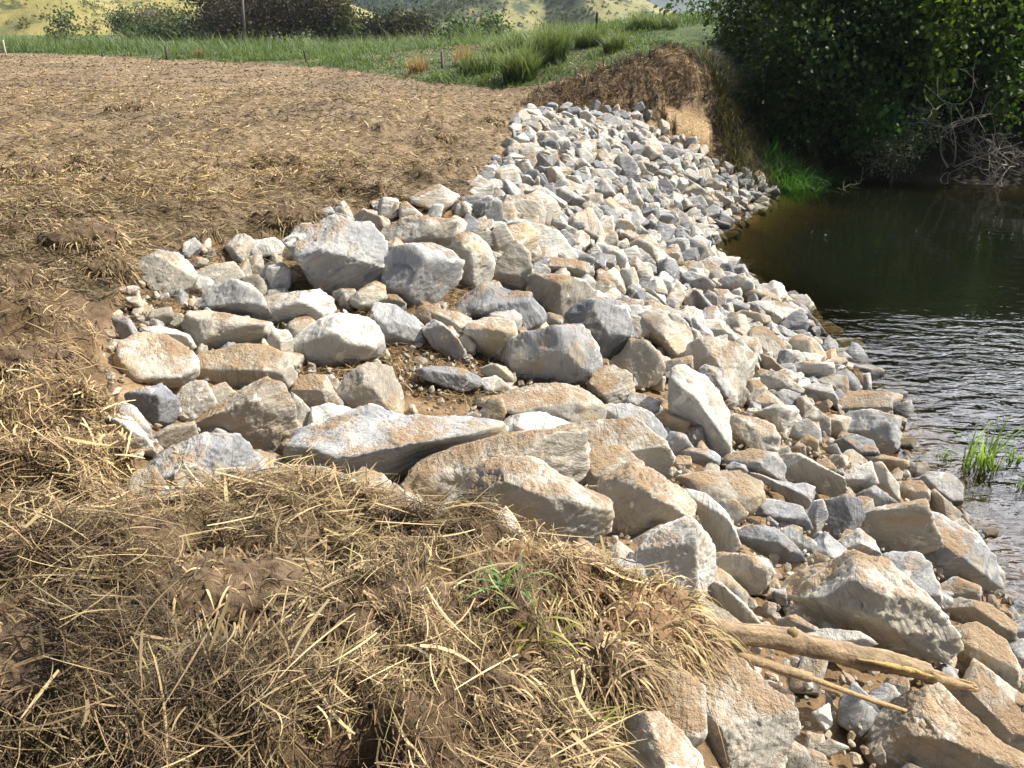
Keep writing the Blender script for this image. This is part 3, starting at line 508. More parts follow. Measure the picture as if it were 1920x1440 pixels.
RIPRAP = [(1020,205),(1205,205),(1300,275),(1440,345),(1480,360),(1345,470),(1500,570),(1600,680),(1700,790),(1820,950),(1890,1080),(1990,1180),(2300,1600),
          (1130,1600),(1170,1400),(1250,1330),(1262,1200),(1180,1105),(1040,1050),(860,985),(740,965),(520,935),(280,930),(225,800),(185,660),(235,520),
          (280,475),(540,430),(700,385),(880,375),(900,325),(950,295),(965,235)]
GREEN = [(-400,60),(-60,98),(0,99),(200,105),(400,116),(577,124),(700,140),(830,160),(940,166),(1010,158),(1075,140),(1150,118),(1190,100),(1250,90),(1310,92),(1400,95),(2400,60),(2400,-400),(-400,-400)]
MOUND = [(960,200),(1010,168),(1075,142),(1150,118),(1190,100),(1250,88),(1310,95),(1340,180),(1400,300),(1445,350),(1380,330),(1290,270),(1210,205)]
FACE = [(1245,185),(1300,195),(1338,235),(1330,262),(1290,250),(1250,222)]
def zones(x, y, z):
    px, py = project(np.stack([x, y, z], 1)); ok = y > .3
    rip = inside(RIPRAP, px, py) & ok & (y < 23)
    green = ((inside(GREEN, px, py) & (y > 20)) | (y > 62)) & ~rip
    mound = inside(MOUND, px, py) & (y > 15) & (y < 30)
    face = inside(FACE, px, py) & (y > 15) & (y < 30)
    return rip, green, mound, face
def gfull(x, y):
    """ground height with lumps and clods"""
    x = np.atleast_1d(np.asarray(x, float)); y = np.atleast_1d(np.asarray(y, float)); z0 = gz(x, y); z = z0.copy()
    rip, green, mound, face = zones(x, y, z0)
    near = np.clip(1 - y / 6.0, 0, 1)
    land = sstep(-.3, .4, z0)
    field = (~rip & ~green & ~mound)
    z += np.where(field, n2(x, y, 2.6, 1, 4) * .06 + n2(x, y, .55, 2, 2) * .06, 0)
    a = n2(x, y, .9, 5, 2); tuft = np.clip(n2(x, y, 1.7, 8, 3) - .25, 0, 1) * .22
    z += np.where(field & (y > 3), tuft * sstep(40, 12, y), 0)
    z += np.where(field & (y < 5), n2(x, y, 3.2, 4, 4) * .06 + n2(x, y, 1.25, 14, 2) * .09 + (.22 - np.abs(n2(x, y, 2.1, 24, 3))) * .36, 0)
    z += np.where(rip, n2(x, y, 5.0, 3, 4) * .04 - np.where(x < .9, .04, .10), 0) * land
    z += np.where(mound & ~face, n2(x, y, 1.6, 6, 4) * .18 + np.clip(n2(x, y, 4.0, 9, 3), 0, 1) * .16 - .16, 0)
    z += np.where(green & (y > 10), n2(x, y, .35, 7, 3) * .12, 0)
    return z
def axis(lo, hi, step, ends, grow):
    a = list(np.arange(lo, hi, step)); s, v = step, hi
    while v < ends[1]: a.append(v); s *= grow; v += s
    s, v, pre = step, lo, []
    while v > ends[0]: s *= grow; v -= s; pre.append(v)
    return np.array(pre[::-1] + a + [ends[1]])
gx = axis(-4.5, 6.5, .04, (-700, 700), 1.035); gy = axis(1.0, 9.0, .04, (-40, 900), 1.018)
GX, GY = np.meshgrid(gx, gy, indexing='xy'); fx, fy = GX.ravel(), GY.ravel()
fz = gfull(fx, fy)
nx, ny = len(gx), len(gy)
ii = (np.arange(ny - 1) * nx)[:, None] + np.arange(nx - 1)[None, :]
GF = np.stack([ii, ii + 1, ii + nx + 1, ii + nx], -1).reshape(-1, 4)
rip, green, mound, face = zones(fx, fy, gz(fx, fy))
gc = np.tile(np.array((.205, .155, .098)), (len(fx), 1))                # turned soil of the field
k = n2(fx, fy, .5, 11, 4)[:, None]
gc = np.where(k > 0, gc * (1 + .25 * k), gc * (1 + .35 * k))
gc = np.where((fy < 6)[:, None], np.array((.165, .115, .068)), gc)
gc = np.where(rip[:, None], np.array((.29, .205, .12)), gc)             # sandy soil between the stones
gc = np.where(green[:, None], np.array((.06, .095, .03)), gc)
gc = np.where((mound & ~face)[:, None], np.array((.20, .145, .092)), gc)
gc = np.where(face[:, None], np.array((.47, .35, .21)), gc)              # bare sand scarp
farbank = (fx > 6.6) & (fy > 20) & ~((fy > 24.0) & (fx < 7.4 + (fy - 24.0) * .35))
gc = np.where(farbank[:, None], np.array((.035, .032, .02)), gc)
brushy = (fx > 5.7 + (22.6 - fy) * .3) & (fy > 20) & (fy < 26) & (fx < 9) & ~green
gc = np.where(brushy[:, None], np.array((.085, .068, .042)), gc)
bed = sstep(.03, -.25, fz)[:, None]
gc = gc * (1 - bed) + np.array((.085, .070, .036)) * bed
q = N('ground_soil'); pc = q.coord(); c = q.attr('Col').outputs['Color']
nA, nB, nC = q.noise(pc, 2.0, 8, .7), q.noise(pc, 14.0, 7, .72), q.noise(pc, 60.0, 5, .7)
c = q.mix(1.0, c, q.mix(q.rng(nA, .3, .7), (.72, .70, .68), (1.28, 1.26, 1.22)), 'MULTIPLY')
c = q.mix(1.0, c, q.mix(q.rng(nB, .3, .7), (.70, .68, .66), (1.3, 1.28, 1.25)), 'MULTIPLY')
hh = q.math('ADD', q.math('MULTIPLY', nB, 1.0), q.math('MULTIPLY', nC, .35))
M_GROUND = q.done(c, .95, q.bump(hh, 1.0, .05))
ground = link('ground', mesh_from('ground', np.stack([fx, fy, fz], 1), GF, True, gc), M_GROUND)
tag(ground, kind='structure')

# ------------------------------------------------------------------ river
wx = axis(3.0, 12.0, .25, (1.0, 60), 1.05); wy = axis(2.0, 24.5, .25, (-25, 24.6), 1.05)
WX, WY = np.meshgrid(wx, wy, indexing='xy'); ux, uy = WX.ravel(), WY.ravel(); wnx, wny = len(wx), len(wy)
ii = (np.arange(wny - 1) * wnx)[:, None] + np.arange(wnx - 1)[None, :]
WF = np.stack([ii, ii + 1, ii + wnx + 1, ii + wnx], -1).reshape(-1, 4)
depth = np.clip(-gz(ux, uy), 0, 2)
rip_ = sstep(15.0, 7.0, uy + n2(ux, uy, .35, 21, 3) * 2.2) * (.55 + .45 * sstep(4.2, 6.5, ux))
q = N('river_water'); pc = q.coord()
wv = q.mapping(pc, scale=(1.0, 2.1, 1.0), rot=(0, 0, .22))
w1, w2, w3 = q.noise(wv, 1.9, 3, .5, .6), q.noise(wv, 5.5, 2, .5, .6), q.noise(q.mapping(pc, scale=(.6, 1.5, 1), rot=(0, 0, -.3)), 1.4, 2, .5)
h = q.math('ADD', q.math('ADD', q.math('MULTIPLY', w1, .75), q.math('MULTIPLY', w2, .22)), q.math('MULTIPLY', w3, .8))
amp = q.attr('ripple').outputs['Fac']
bn = q.new('ShaderNodeBump'); bn.inputs['Distance'].default_value = .095; q.put(bn.inputs['Height'], h); q.put(bn.inputs['Strength'], q.math('ADD', q.math('MULTIPLY', amp, .85), .05, True))
nrm = bn.outputs[0]
fr = q.new('ShaderNodeFresnel'); fr.inputs['IOR'].default_value = 1.45; q.put(fr.inputs['Normal'], nrm)
gl = q.new('ShaderNodeBsdfGlossy'); gl.inputs['Roughness'].default_value = .02; q.put(gl.inputs['Normal'], nrm)
tr = q.new('ShaderNodeBsdfTransparent'); tr.inputs['Color'].default_value = (.80, .74, .52, 1)
df = q.new('ShaderNodeBsdfDiffuse'); df.inputs['Color'].default_value = (.006, .008, .004, 1)
mb = q.new('ShaderNodeMixShader'); q.put(mb.inputs[0], q.rng(q.attr('depth').outputs['Fac'], .0, 1.2, .03, .95))
q.l.new(tr.outputs[0], mb.inputs[1]); q.l.new(df.outputs[0], mb.inputs[2])
ms = q.new('ShaderNodeMixShader'); q.put(ms.inputs[0], fr.outputs[0]); q.l.new(mb.outputs[0], ms.inputs[1]); q.l.new(gl.outputs[0], ms.inputs[2])
q.l.new(ms.outputs[0], q.out.inputs['Surface'])
river = link('river_water', mesh_from('river_water', np.stack([ux, uy, np.zeros_like(ux)], 1), WF, True, None, {'depth': depth, 'ripple': rip_}), q.m)
tag(river, kind='structure')

# ------------------------------------------------------------------ rocks
def ico(n):
    bm = bmesh.new(); bmesh.ops.create_icosphere(bm, subdivisions=n, radius=1.0)
    bm.verts.ensure_lookup_table(); V = np.array([v.co[:] for v in bm.verts]); F = np.array([[v.index for v in f.verts] for f in bm.faces]); bm.free()
    V /= np.linalg.norm(V, axis=1)[:, None]; return V, F
ICO = {n: ico(n) for n in (2, 3, 4, 5, 6)}
CROP = {'C': (150, 360, 2.769), 'D': (700, 360, 2.769), 'E': (1250, 440, 2.7687), 'F': (0, 840, 2.0), 'G': (900, 840, 1.8824), 'H': (1000, 60, 4.2356), 'K': (880, 180, 3.13), 'N': (0, 0, 1.0)}
UP = np.array((0, 0, 1.0))
def cast(px, py):
    d = ray(px, py); t = np.geomspace(1.2, 60, 500); P = d[None] * t[:, None] + np.array((0, 0, CAM_H))
    s = P[:, 2] - np.maximum(gz(P[:, 0], P[:, 1]), -.12); i = int(np.argmax(s < 0))
    a, b = t[i - 1], t[i]; f = s[i - 1] / (s[i - 1] - s[i])
    return a + (b - a) * f
def rock_shape(V, O, zdir, Dk, p, rng, size, rough=1.0, lean=None, nf=6):
    """V unit directions in the local frame (a, b, c: c towards the viewer), O outline (n,2) in metres round the origin; returns points and edge wear"""
    n = len(O); pl = []
    cx = O.mean(0)
    for i in range(n):
        a, b = O[i], O[(i + 1) % n]; e = b - a; L = np.hypot(*e)
        if L < 1e-6: continue
        nn = np.array((e[1], -e[0])) / L
        if nn @ (a - cx) < 0: nn = -nn
        h = max(float((O @ nn).max()), size * .08)
        for sgn, lo, hi in ((1, .35, 1.0), (-1, .1, .7)):
            al = rng.uniform(lo, hi)
            if sgn > 0 and rng.random() < .6: al = rng.uniform(0, .12)
            nv = np.array((nn[0] * math.cos(al), nn[1] * math.cos(al), sgn * math.sin(al)))
            pl.append((nv, h * math.cos(al)))
    D = Dk * size
    R = lean                                                     # world axes expressed in the local frame (rows a, b, c)
    def face(nw, k):
        nl = R @ (np.asarray(nw, float) / np.linalg.norm(nw)); o2 = float((O @ nl[:2]).max())
        pl.append((nl, max(o2 * .97 + max(nl[2], -nl[2] * .8) * D * k, size * .12)))
    face((rng.normal(0, .28), rng.normal(-.05, .25), 1), rng.uniform(.2, .7))       # lying top
    face((rng.normal(0, .45), -1, rng.normal(.15, .3)), rng.uniform(.25, .8))         # front
    face((1, rng.normal(-.25, .4), rng.normal(.35, .35)), rng.uniform(.3, .9))
    if nf > 3: face((-1, rng.normal(-.45, .4), rng.normal(.1, .35)), rng.uniform(.3, .9))
    for _ in range(nf - 4): face(rng.normal(size=3) + np.array((0, -.6, .3)), rng.uniform(.6, 1.0))
    fn = np.array((rng.normal(0, .35), rng.normal(0, .35), 1.0)); pl.append((fn / np.linalg.norm(fn), D)); pl.append((np.array((0, 0, -1.0)), D))
    Nn = np.array([a for a, _ in pl]); H = np.array([b for _, b in pl])
    S = np.clip(V @ Nn.T, 0, None) / H[None, :]
    mx = S.max(1); sm = (S ** p).sum(1) ** (1 / p); r = 1 / sm
    edge = np.clip((sm / mx - 1) * p * 1.2, 0, 1)
    # concave outlines: follow the traced outline where it lies inside its hull
    th = np.arctan2(V[:, 1], V[:, 0]); ta = np.linspace(-np.pi, np.pi, 121)[:-1]
    star = np.full(120, 1e9); hull = np.full(120, 1e9)
    ca, sa = np.cos(ta), np.sin(ta)
    for i in range(n):
        a, b = O[i], O[(i + 1) % n]; den = ca * (b[1] - a[1]) - sa * (b[0] - a[0])
        t = (a[0] * (b[1] - a[1]) - a[1] * (b[0] - a[0])) / np.where(abs(den) < 1e-9, 1e-9, den)
        s = (a[0] * sa - a[1] * ca) / np.where(abs(den) < 1e-9, 1e-9, den)
        hit = (s >= -1e-6) & (s <= 1 + 1e-6) & (t > 0); star = np.where(hit & (t < star), t, star)
    for nv, h in pl[:2 * n]:
        nl = nv[:2] / (np.hypot(*nv[:2]) + 1e-9); c = ca * nl[0] + sa * nl[1]; hh = h / (np.hypot(*nv[:2]) + 1e-9)
        hull = np.where(c > 1e-3, np.minimum(hull, hh / np.where(c > 1e-3, c, 1)), hull)
    star = np.where(star > 1e8, hull, star); rt = np.clip(star / hull, .6, 1.02)
    rt = np.interp(th, np.append(ta, np.pi), np.append(rt, rt[0])); w = np.hypot(V[:, 0], V[:, 1]) ** 2
    r = r * (1 + (rt - 1) * w)
    P = V * r[:, None] * (1.17 if nf > 3 else 1.32)
    sd = rng.uniform(0, 100, 3); f = 2.0 / size
    nz = fbm(P * f + sd, 3) * .06 + fbm(P * f * 4.5 + sd, 3, .6) * .018
    rid = np.abs(fbm(P * f * 1.7 + sd + 9, 3)); nz -= np.clip(.13 - rid, 0, 1) * .30
    st = P @ (rng.normal(size=3) / 1.7); ph = st * 9 / size + fbm(P * f + sd + 3, 2) * 1.2
    fr_ = ph - np.floor(ph); nz += (sstep(0, .25, fr_) * (1 - fr_) - .4) * .022           # broken bedding steps
    return P * (1 + nz * rough)[:, None], np.clip(edge + np.clip(nz * 6, -.3, .4), 0, 1)
GROUP = 'rocks of the stone bank'
PLACED = []
def put_rock(poly, mat, Dk, p, seed, label, level=None, lift=.20):
    rng = np.random.default_rng(seed); poly = np.asarray(poly, float)
    x0, y0 = poly.min(0); x1, y1 = poly.max(0); c = poly.mean(0)
    w, h = x1 - x0, y1 - y0; ext = math.sqrt(w * h)
    t = cast(c[0], c[1]); d = ray(*c); dist = np.linalg.norm(d); size = ext * .5 * t / FPX
    dn = d / dist
    tb = cast(c[0], y1 - .10 * h); t = t * .35 + tb * .65 - lift * .5 * size / dist
    ctr = np.array((0, 0, CAM_H)) + d * t
    zc = -dn; xa = np.cross(UP, zc); xa /= np.linalg.norm(xa); ya = np.cross(zc, xa)
    R = np.stack([xa, ya, zc])
    O = []
    for q_ in poly:
        e = ray(*q_); tt = (ctr - np.array((0, 0, CAM_H))) @ zc / (e @ zc); P = np.array((0, 0, CAM_H)) + e * tt - ctr
        O.append((P @ xa, P @ ya))
    O = np.array(O); size = float(np.sqrt(np.prod(np.ptp(O, axis=0)))) * .5
    if level is None: level = 6 if ext > 150 else (5 if ext > 60 else 4)
    Vd, F = ICO[level]
    P, edge = rock_shape(Vd, O, zc, Dk * 2, p, rng, size, 1.0, R, 6 if ext > 45 else 3)
    me = mesh_from('rock', P @ R, F, True, None, {'edge': edge})
    big = size > .27
    o = link('boulder' if big else 'rock', me, RM[mat], loc=tuple(ctr))
    tag(o, label, 'boulder' if big else 'rock', GROUP)
    PLACED.append((ctr[0], ctr[1], ctr[2], size))
    return o
for k, ln in enumerate(ROCKS.strip().split('\n')):
    head, pts, label = ln.split('|'); hd = head.split(); ox, oy, s = CROP[hd[0]]
    poly = [(ox + float(a) / s, oy + float(b) / s) for a, b in (q_.split(',') for q_ in pts.split())]
    Dk, p = .45, 110
    for e in hd[2:]:
        if e[0] == 'D': Dk = float(e[1:])
        if e[0] == 'p': p = float(e[1:]) * 2.2
    put_rock(poly, hd[1], Dk, p, 100 + k, label)
FAR_LABEL = {'g': 'blue-grey rock among the small stones of the far bank slope', 'w': 'chalk-white rock among the small stones of the far bank slope',
             'd': 'dark slate rock among the small stones of the far bank slope', 't': 'tan rock among the small stones of the far bank slope'}
for k, e in enumerate(FAR.replace('\n', ';').strip(';').split(';')):
    cr_, m_, *nums = e.split(); ox, oy, s = CROP[cr_]; cx, cy, w, h, rot = map(float, nums); rg = np.random.default_rng(900 + k)
    nn = int(rg.integers(4, 7)); an = np.sort((np.arange(nn) + rg.uniform(-.3, .3, nn)) / nn * 2 * np.pi); ra = math.radians(rot)
    poly = []
    for a in an:
        m = rg.uniform(.92, 1.15) * .56; u, v = math.cos(a) * w * m, math.sin(a) * h * m
        poly.append((ox + (cx + u * math.cos(ra) - v * math.sin(ra)) / s, oy + (cy + u * math.sin(ra) + v * math.cos(ra)) / s))
    put_rock(poly, m_, .5, 80, 900 + k, FAR_LABEL[m_])

# smaller stones packed between and behind: past the three hundred largest they are one mass
BASE = []
for k in range(14):
    rg = np.random.default_rng(4000 + k); nn = 4 + k % 2; an = np.arange(nn) / nn * 2 * np.pi + rg.uniform(-.35, .35, nn)
    O = np.stack([np.cos(an), np.sin(an) * rg.uniform(.6, .95)], 1) * rg.uniform(.85, 1.1, (nn, 1))
    P, e = rock_shape(ICO[4][0], O, None, .62, 90, rg, 1.0, .9, np.eye(3), 3); BASE.append((P, e))
def rot_rand(rg):
    A, _ = np.linalg.qr(rg.normal(size=(3, 3)))
    return A if np.linalg.det(A) > 0 else -A
PA = np.array(PLACED)
def scatter(name, mats, n_try, ybox, rmin, rmax, gap, sink, label, keep=lambda x, y, z: True, clear=.55):
    rg = np.random.default_rng(len(name) * 77 + n_try); acc = []
    xs = rg.uniform(-3.6, 7, n_try); ys = rg.uniform(*ybox, n_try); zs = gz(xs, ys)
    rp = zones(xs, ys, zs)[0]; rs = rmin * (rmax / rmin) ** rg.random(n_try) ** 1.0
    V, F, E, n = {m: [] for m in mats}, {m: [] for m in mats}, {m: [] for m in mats}, {m: 0 for m in mats}
    for x, y, z, ok, r in zip(xs, ys, zs, rp, rs):
        if not ok or z < -.5 or not keep(x, y, z): continue
        c = np.array((x, y, z + r * sink))
        if len(PA) and (np.linalg.norm(PA[:, :3] - c, axis=1) < (PA[:, 3] * clear + r * .5)).any(): continue
        if acc:
            A = np.array(acc)
            if (np.linalg.norm(A[:, :3] - c, axis=1) < (A[:, 3] + r) * gap).any(): continue
        acc.append((*c, r)); P, e = BASE[rg.integers(len(BASE))]
        Q = (P * (r * rg.uniform(.75, 1.25, 3))) @ rot_rand(rg) + c; m = mats[rg.integers(len(mats))]
        V[m].append(Q); F[m].append(ICO[4][1] + n[m]); E[m].append(e); n[m] += len(Q)
    allV = np.vstack([np.vstack(V[m]) for m in mats if V[m]]); k0 = 0; FF, MI = [], []
    for mi, m in enumerate(mats):
        if V[m]: FF.append(np.vstack(F[m]) + k0); MI.append(np.full(len(FF[-1]), mi)); k0 += n[m]
    me = mesh_from(name, allV, np.vstack(FF), True, None, {'edge': np.concatenate([np.concatenate(E[m]) for m in mats if V[m]])})
    for m in mats: me.materials.append(RM[m])
    me.polygons.foreach_set('material_index', np.concatenate(MI).astype(np.int32))
    o = link(name, me); tag(o, label, 'rubble', None, 'stuff'); print(name, len(acc)); return acc
scatter('stone_rubble', ['g', 'w', 't', 'd'], 9000, (8.0, 23), .10, .24, .78, .15, 'small grey broken stones filling the gaps of the far bank slope')
scatter('stone_chips', ['t', 's', 'b', 'g'], 3200, (1.6, 10.0), .035, .16, .85, -.1, 'fist-sized broken stones in soil between the large boulders', clear=.6, keep=lambda x, y, z: (lambda p: ((p[0] - 790) / 130) ** 2 + ((p[1] - 725) / 48) ** 2 > 1)(project((x, y, z))))
scatter('gravel', ['b', 't', 's'], 9000, (1.6, 6.5), .009, .034, 1.2, .1, 'fine gravel and soil crumbs between the boulders', clear=.9)

# ------------------------------------------------------------------ dry straw
STRAW_PAL = np.array([(.57, .44, .24), (.44, .325, .18), (.33, .235, .125), (.22, .15, .085), (.13, .09, .055), (.63, .52, .29), (.40, .345, .15)])
def straw(name, n, sampler, lmin, lmax, wid, pal_w, lift, tilt, label, curl=.5, K=6, flow=None, kind='stuff', cat='dry grass', seed=1, gain=1.0, pf=1.1, pa=.55):
    rg = np.random.default_rng(seed); x, y = sampler(rg, n); n = len(x); z = gfull(x, y)
    az = rg.uniform(0, 2 * np.pi, n) if flow is None else flow(x, y, rg)
    L = lmin * (lmax / lmin) ** rg.random(n); dist = np.sqrt(x ** 2 + y ** 2 + (z - CAM_H) ** 2)
    el = rg.normal(0, tilt, n); b = rg.normal(0, curl, n); vb = rg.normal(-.15, .35, n) * curl
    t = np.linspace(0, 1, K)[None, :]
    A = az[:, None] + b[:, None] * (t - .5) * 2.2; ds = L[:, None] / (K - 1)
    el_ = el[:, None] + vb[:, None] * (t - .3)
    dx, dy, dz = np.cos(A) * np.cos(el_) * ds, np.sin(A) * np.cos(el_) * ds, np.sin(el_) * ds
    cx, cy, cz = np.cumsum(dx, 1), np.cumsum(dy, 1), np.cumsum(dz, 1)
    cx -= cx[:, K // 2:K // 2 + 1]; cy -= cy[:, K // 2:K // 2 + 1]; cz -= cz[:, K // 2:K // 2 + 1]
    hgt = np.abs(rg.normal(0, lift, n)) + .004
    C = np.stack([x[:, None] + cx, y[:, None] + cy, z[:, None] + cz + hgt[:, None]], -1)
    g = gfull(C[..., 0].ravel(), C[..., 1].ravel()).reshape(n, K)
    C[..., 2] = np.maximum(C[..., 2], g + .003)
    W = (wid * rg.uniform(.5, 1.5, n) * np.maximum(dist / 3.0, .8))[:, None] * .5 * np.interp(np.linspace(0, 1, K), [0, .5, 1], [.8, 1, .35])[None]
    S = np.stack([-np.sin(az), np.cos(az), rg.normal(0, .6, n)], 1); S /= np.linalg.norm(S, axis=1)[:, None]
    ci = rg.choice(len(STRAW_PAL), n, p=np.array(pal_w) / np.sum(pal_w)); cols = STRAW_PAL[ci] * rg.uniform(.6, 1.08, (n, 1)) * gain * np.clip(1.0 + n2(x, y, pf, 71, 3) * pa, .45, 1.35)[:, None]
    o = link(name, ribbons(name, C, W, S, cols), M_STRAW); tag(o, label, cat, None, kind); return o
def smp_px(pxbox, dens=None, excl=True, zr=(1.9, 2.6)):
    """uniform over ground in front of the camera inside a box of the picture"""
    def f(rg, n):
        X, Y = [], []
        (x0, x1), (y0, y1) = pxbox
        while sum(map(len, X)) < n:
            m = n * 2; x = rg.uniform(x0, x1, m); y = rg.uniform(y0, y1, m); z = gz(x, y); rp = zones(x, y, z)[0]
            ok = ~rp
            if dens is not None: ok &= rg.random(m) < dens(x, y)
            X.append(x[ok]); Y.append(y[ok])
        return np.concatenate(X)[:n], np.concatenate(Y)[:n]
    return f
def clumpy(f, s, thr, seed=30): return lambda x, y: np.clip((n2(x, y, f, seed, 3) + thr) * s, .03, 1)
def flow_near(x, y, rg): return n2(x, y, .9, 40, 2) * 2.2 + rg.normal(0, .85, len(x)) - .25
def patch(x, y):
    px, py = project(np.stack([x, y, np.full(len(x), 2.25)], 1))
    return 1 - .9 * np.exp(-((px - 1085) / 75) ** 2 - ((py - 1160) / 75) ** 2) - .6 * np.exp(-((px - 1000) / 130) ** 2 - ((py - 1420) / 50) ** 2) * (px > 0)
heap = lambda x, y: np.clip((n2(x, y, 2.2, 31, 3) + .40) * 1.7, .18, 1) * sstep(3.9, 3.2, y) * patch(x, y)
straw('dry_straw', 85000, smp_px(((-3.2, .75), (1.0, 4.0)), heap), .03, .17, .0036, (1.2, 2.8, 4.5, 5, 4.5, .4, .4), .035, .42, 'tangled heap of cut dry grass covering the near ground', .42, 5, flow_near, seed=1, gain=.84, pa=.8)
straw('straw_litter', 4200, smp_px(((-3.0, .75), (1.0, 3.6)), heap), .12, .36, .0046, (3.5, 4, 3, 2.5, 1.5, 1.6, .6), .055, .26, 'long pale straw stalks lying over the dry grass heap', .3, 7, flow_near, seed=2)
straw('broad_straw', 800, smp_px(((-3.0, .75), (1.0, 3.6)), heap), .06, .22, .010, (4, 4, 2, 1.5, .5, 3, 1.5), .06, .3, 'broad flattened dead leaf blades scattered in the dry grass heap', .35, 5, flow_near, seed=6)
straw('bank_straw', 26000, smp_px(((-9.0, -1.2), (2.5, 10.5)), clumpy(.9, 1.4, .25, 33)), .05, .28, .0036, (1.2, 2.2, 4, 4.5, 4, .5, .7), .03, .35, 'dead grass matted over the soil left of the stones', .7, 6, seed=3, gain=.84)
straw('field_straw', 118000, lambda rg, n: (lambda yy, k: (yy * rg.uniform(-.98, .14, n), yy))(5.5 * (62 / 5.5) ** rg.random(n) ** 1.15, 0), .05, .22, .0030, (1, 2.5, 4.5, 4.5, 3.5, .4, 1.2), .025, .30, 'thin straw raked flat over the bare brown field', .5, 5, lambda x, y, rg: rg.normal(0, .95, len(x)) + .1, seed=4, gain=.82, pf=.35, pa=.9)
def smp_zone(which, box):
    def f(rg, n):
        X, Y, c = [], [], 0
        while c < n:
            x = rg.uniform(*box[0], n * 3); y = rg.uniform(*box[1], n * 3); ok = which(x, y); X.append(x[ok]); Y.append(y[ok]); c += ok.sum()
        return np.concatenate(X)[:n], np.concatenate(Y)[:n]
    return f
is_mound = lambda x, y: (lambda Z: Z[2] & ~Z[3] & (np.hypot(x - 4.85, (y - 22.2) * 1.3) > .55))(zones(x, y, gz(x, y)))
straw('mound_straw', 6500, smp_zone(is_mound, ((-.5, 7), (19.5, 27))), .12, .5, .0022, (.3, 1, 3, 5, 6, .1, .1), .06, .6, 'brown fibrous dead grass matted over the earth mound', .9, 6, seed=5, gain=.75, pf=.9, pa=1.0)

# ------------------------------------------------------------------ green grass
def blades(name, x, y, z, H, wid, rg, base, tip, lean=.35, droop=.6, K=5, parent=None, fan=None):
    n = len(x); az = rg.uniform(0, 2 * np.pi, n) if fan is None else fan; t = np.linspace(0, 1, K)[None, :]
    ln = np.abs(rg.normal(lean, lean * .5, n))[:, None]; dr = (droop * rg.uniform(.3, 1.3, n))[:, None]
    el = np.pi / 2 - ln - dr * t ** 1.5 * 1.6; ds = H[:, None] / (K - 1)
    hx, hz = np.cumsum(np.cos(el) * ds, 1), np.cumsum(np.sin(el) * ds, 1); hx -= hx[:, :1]; hz -= hz[:, :1]
    C = np.stack([x[:, None] + np.cos(az)[:, None] * hx, y[:, None] + np.sin(az)[:, None] * hx, z[:, None] + hz], -1)
    W = wid[:, None] * .5 * np.interp(np.linspace(0, 1, K), [0, .35, 1], [.7, 1, .08])[None]
    tw = rg.normal(0, .5, n); S = np.stack([-np.sin(az + tw), np.cos(az + tw), np.zeros(n)], 1)
    v = rg.uniform(.65, 1.35, (n, 1))
    return link(name, ribbons(name, C, W, S, np.array(base) * v, np.array(tip) * v), M_BLADE, parent)
def green_field(name, n, box, h0, h1, label, seed, base, tip, thr=.25, wk=1.0):
    rg = np.random.default_rng(seed); X, Y, c = [], [], 0
    while c < n:
        y = box[1][0] * (box[1][1] / box[1][0]) ** rg.random(n * 3); x = y * rg.uniform(*box[0], n * 3)
        Z = zones(x, y, gz(x, y)); ok = Z[1] & ~Z[2] & (gz(x, y) > .5) & (rg.random(n * 3) < np.clip((n2(x, y, .28, seed, 3) + thr) * 1.8, .06, 1))
        X.append(x[ok]); Y.append(y[ok]); c += ok.sum()
    x, y = np.concatenate(X)[:n], np.concatenate(Y)[:n]; z = gfull(x, y) - .02
    var = np.clip(1 + n2(x, y, .2, seed + 3, 3) * .9, .4, 1.8)
    H = rg.uniform(h0, h1, n) * var; wd = np.maximum(.010, y * .00085) * rg.uniform(.6, 1.4, n) * wk
    o = blades(name, x, y, z, H, wd, rg, base, tip, .35, .7); tag(o, label, 'grass', None, 'stuff'); return o
green_field('pasture_grass', 70000, ((-.95, .45), (24, 95)), .14, .42, 'green pasture grass along the far edge of the bare field', 51, (.04, .08, .02), (.115, .18, .05), .3)
green_field('tall_pasture_grass', 17000, ((-.95, .10), (50, 105)), .5, 1.5, 'tall pale-tipped grass standing before the distant trees', 52, (.04, .08, .025), (.17, .22, .10), .1, .8)
def tuft(name, label, x, y, n, h, spread, seed, base, tip, lean=.25, droop=.55, wid=.02, cat='grass clump', group=None):
    rg = np.random.default_rng(seed); r = spread * np.sqrt(rg.random(n)); a = rg.uniform(0, 2 * np.pi, n)
    z0 = float(gz(x, y)[0]); t = thing(name, label, cat, (x, y, z0), group)
    bx, by = r * np.cos(a), r * np.sin(a); bz = gfull(x + bx, y + by) - z0 - .03
    blades('blades', bx, by, bz, h * rg.uniform(.5, 1.15, n), wid * rg.uniform(.6, 1.3, n), rg, base, tip, lean, droop, 6, t); return t
GB, GT = (.028, .055, .02), (.19, .245, .125)
def at_ground(px, py, yy): return float(at_y(px, py, yy)[0]), yy
for px, yy, n, h, sp, lb in ((975, 26.2, 800, 1.1, .5, 'dense dark-based clump of tall grass at the field edge beside the mound'), (1030, 28.0, 750, 1.35, .6, 'tallest feathery grass clump behind the dark-based one'),
        (900, 28.5, 600, .75, .7, 'wide low grass clump left of the dark-based tall one'), (1105, 30, 420, .8, .5, 'rounded grass clump below the middle fence post on the rise'),
        (1150, 27.5, 260, .7, .32, 'yellow-green grass clump on the slope above the mound'), (1195, 33, 320, .7, .5, 'bushy grass clump on the crest of the green rise'),
        (1240, 32.5, 260, .55, .5, 'small grass clump near the highest fence post'), (940, 33, 420, .7, .8, 'pale plumed grass clump further back behind the wide low one')):
    x, y = at_ground(px, 120, yy); tuft('grass_clump', lb, x, y, n, h, sp, int(px), GB, GT, .22, .5, .032, group='grass clumps on the green rise')
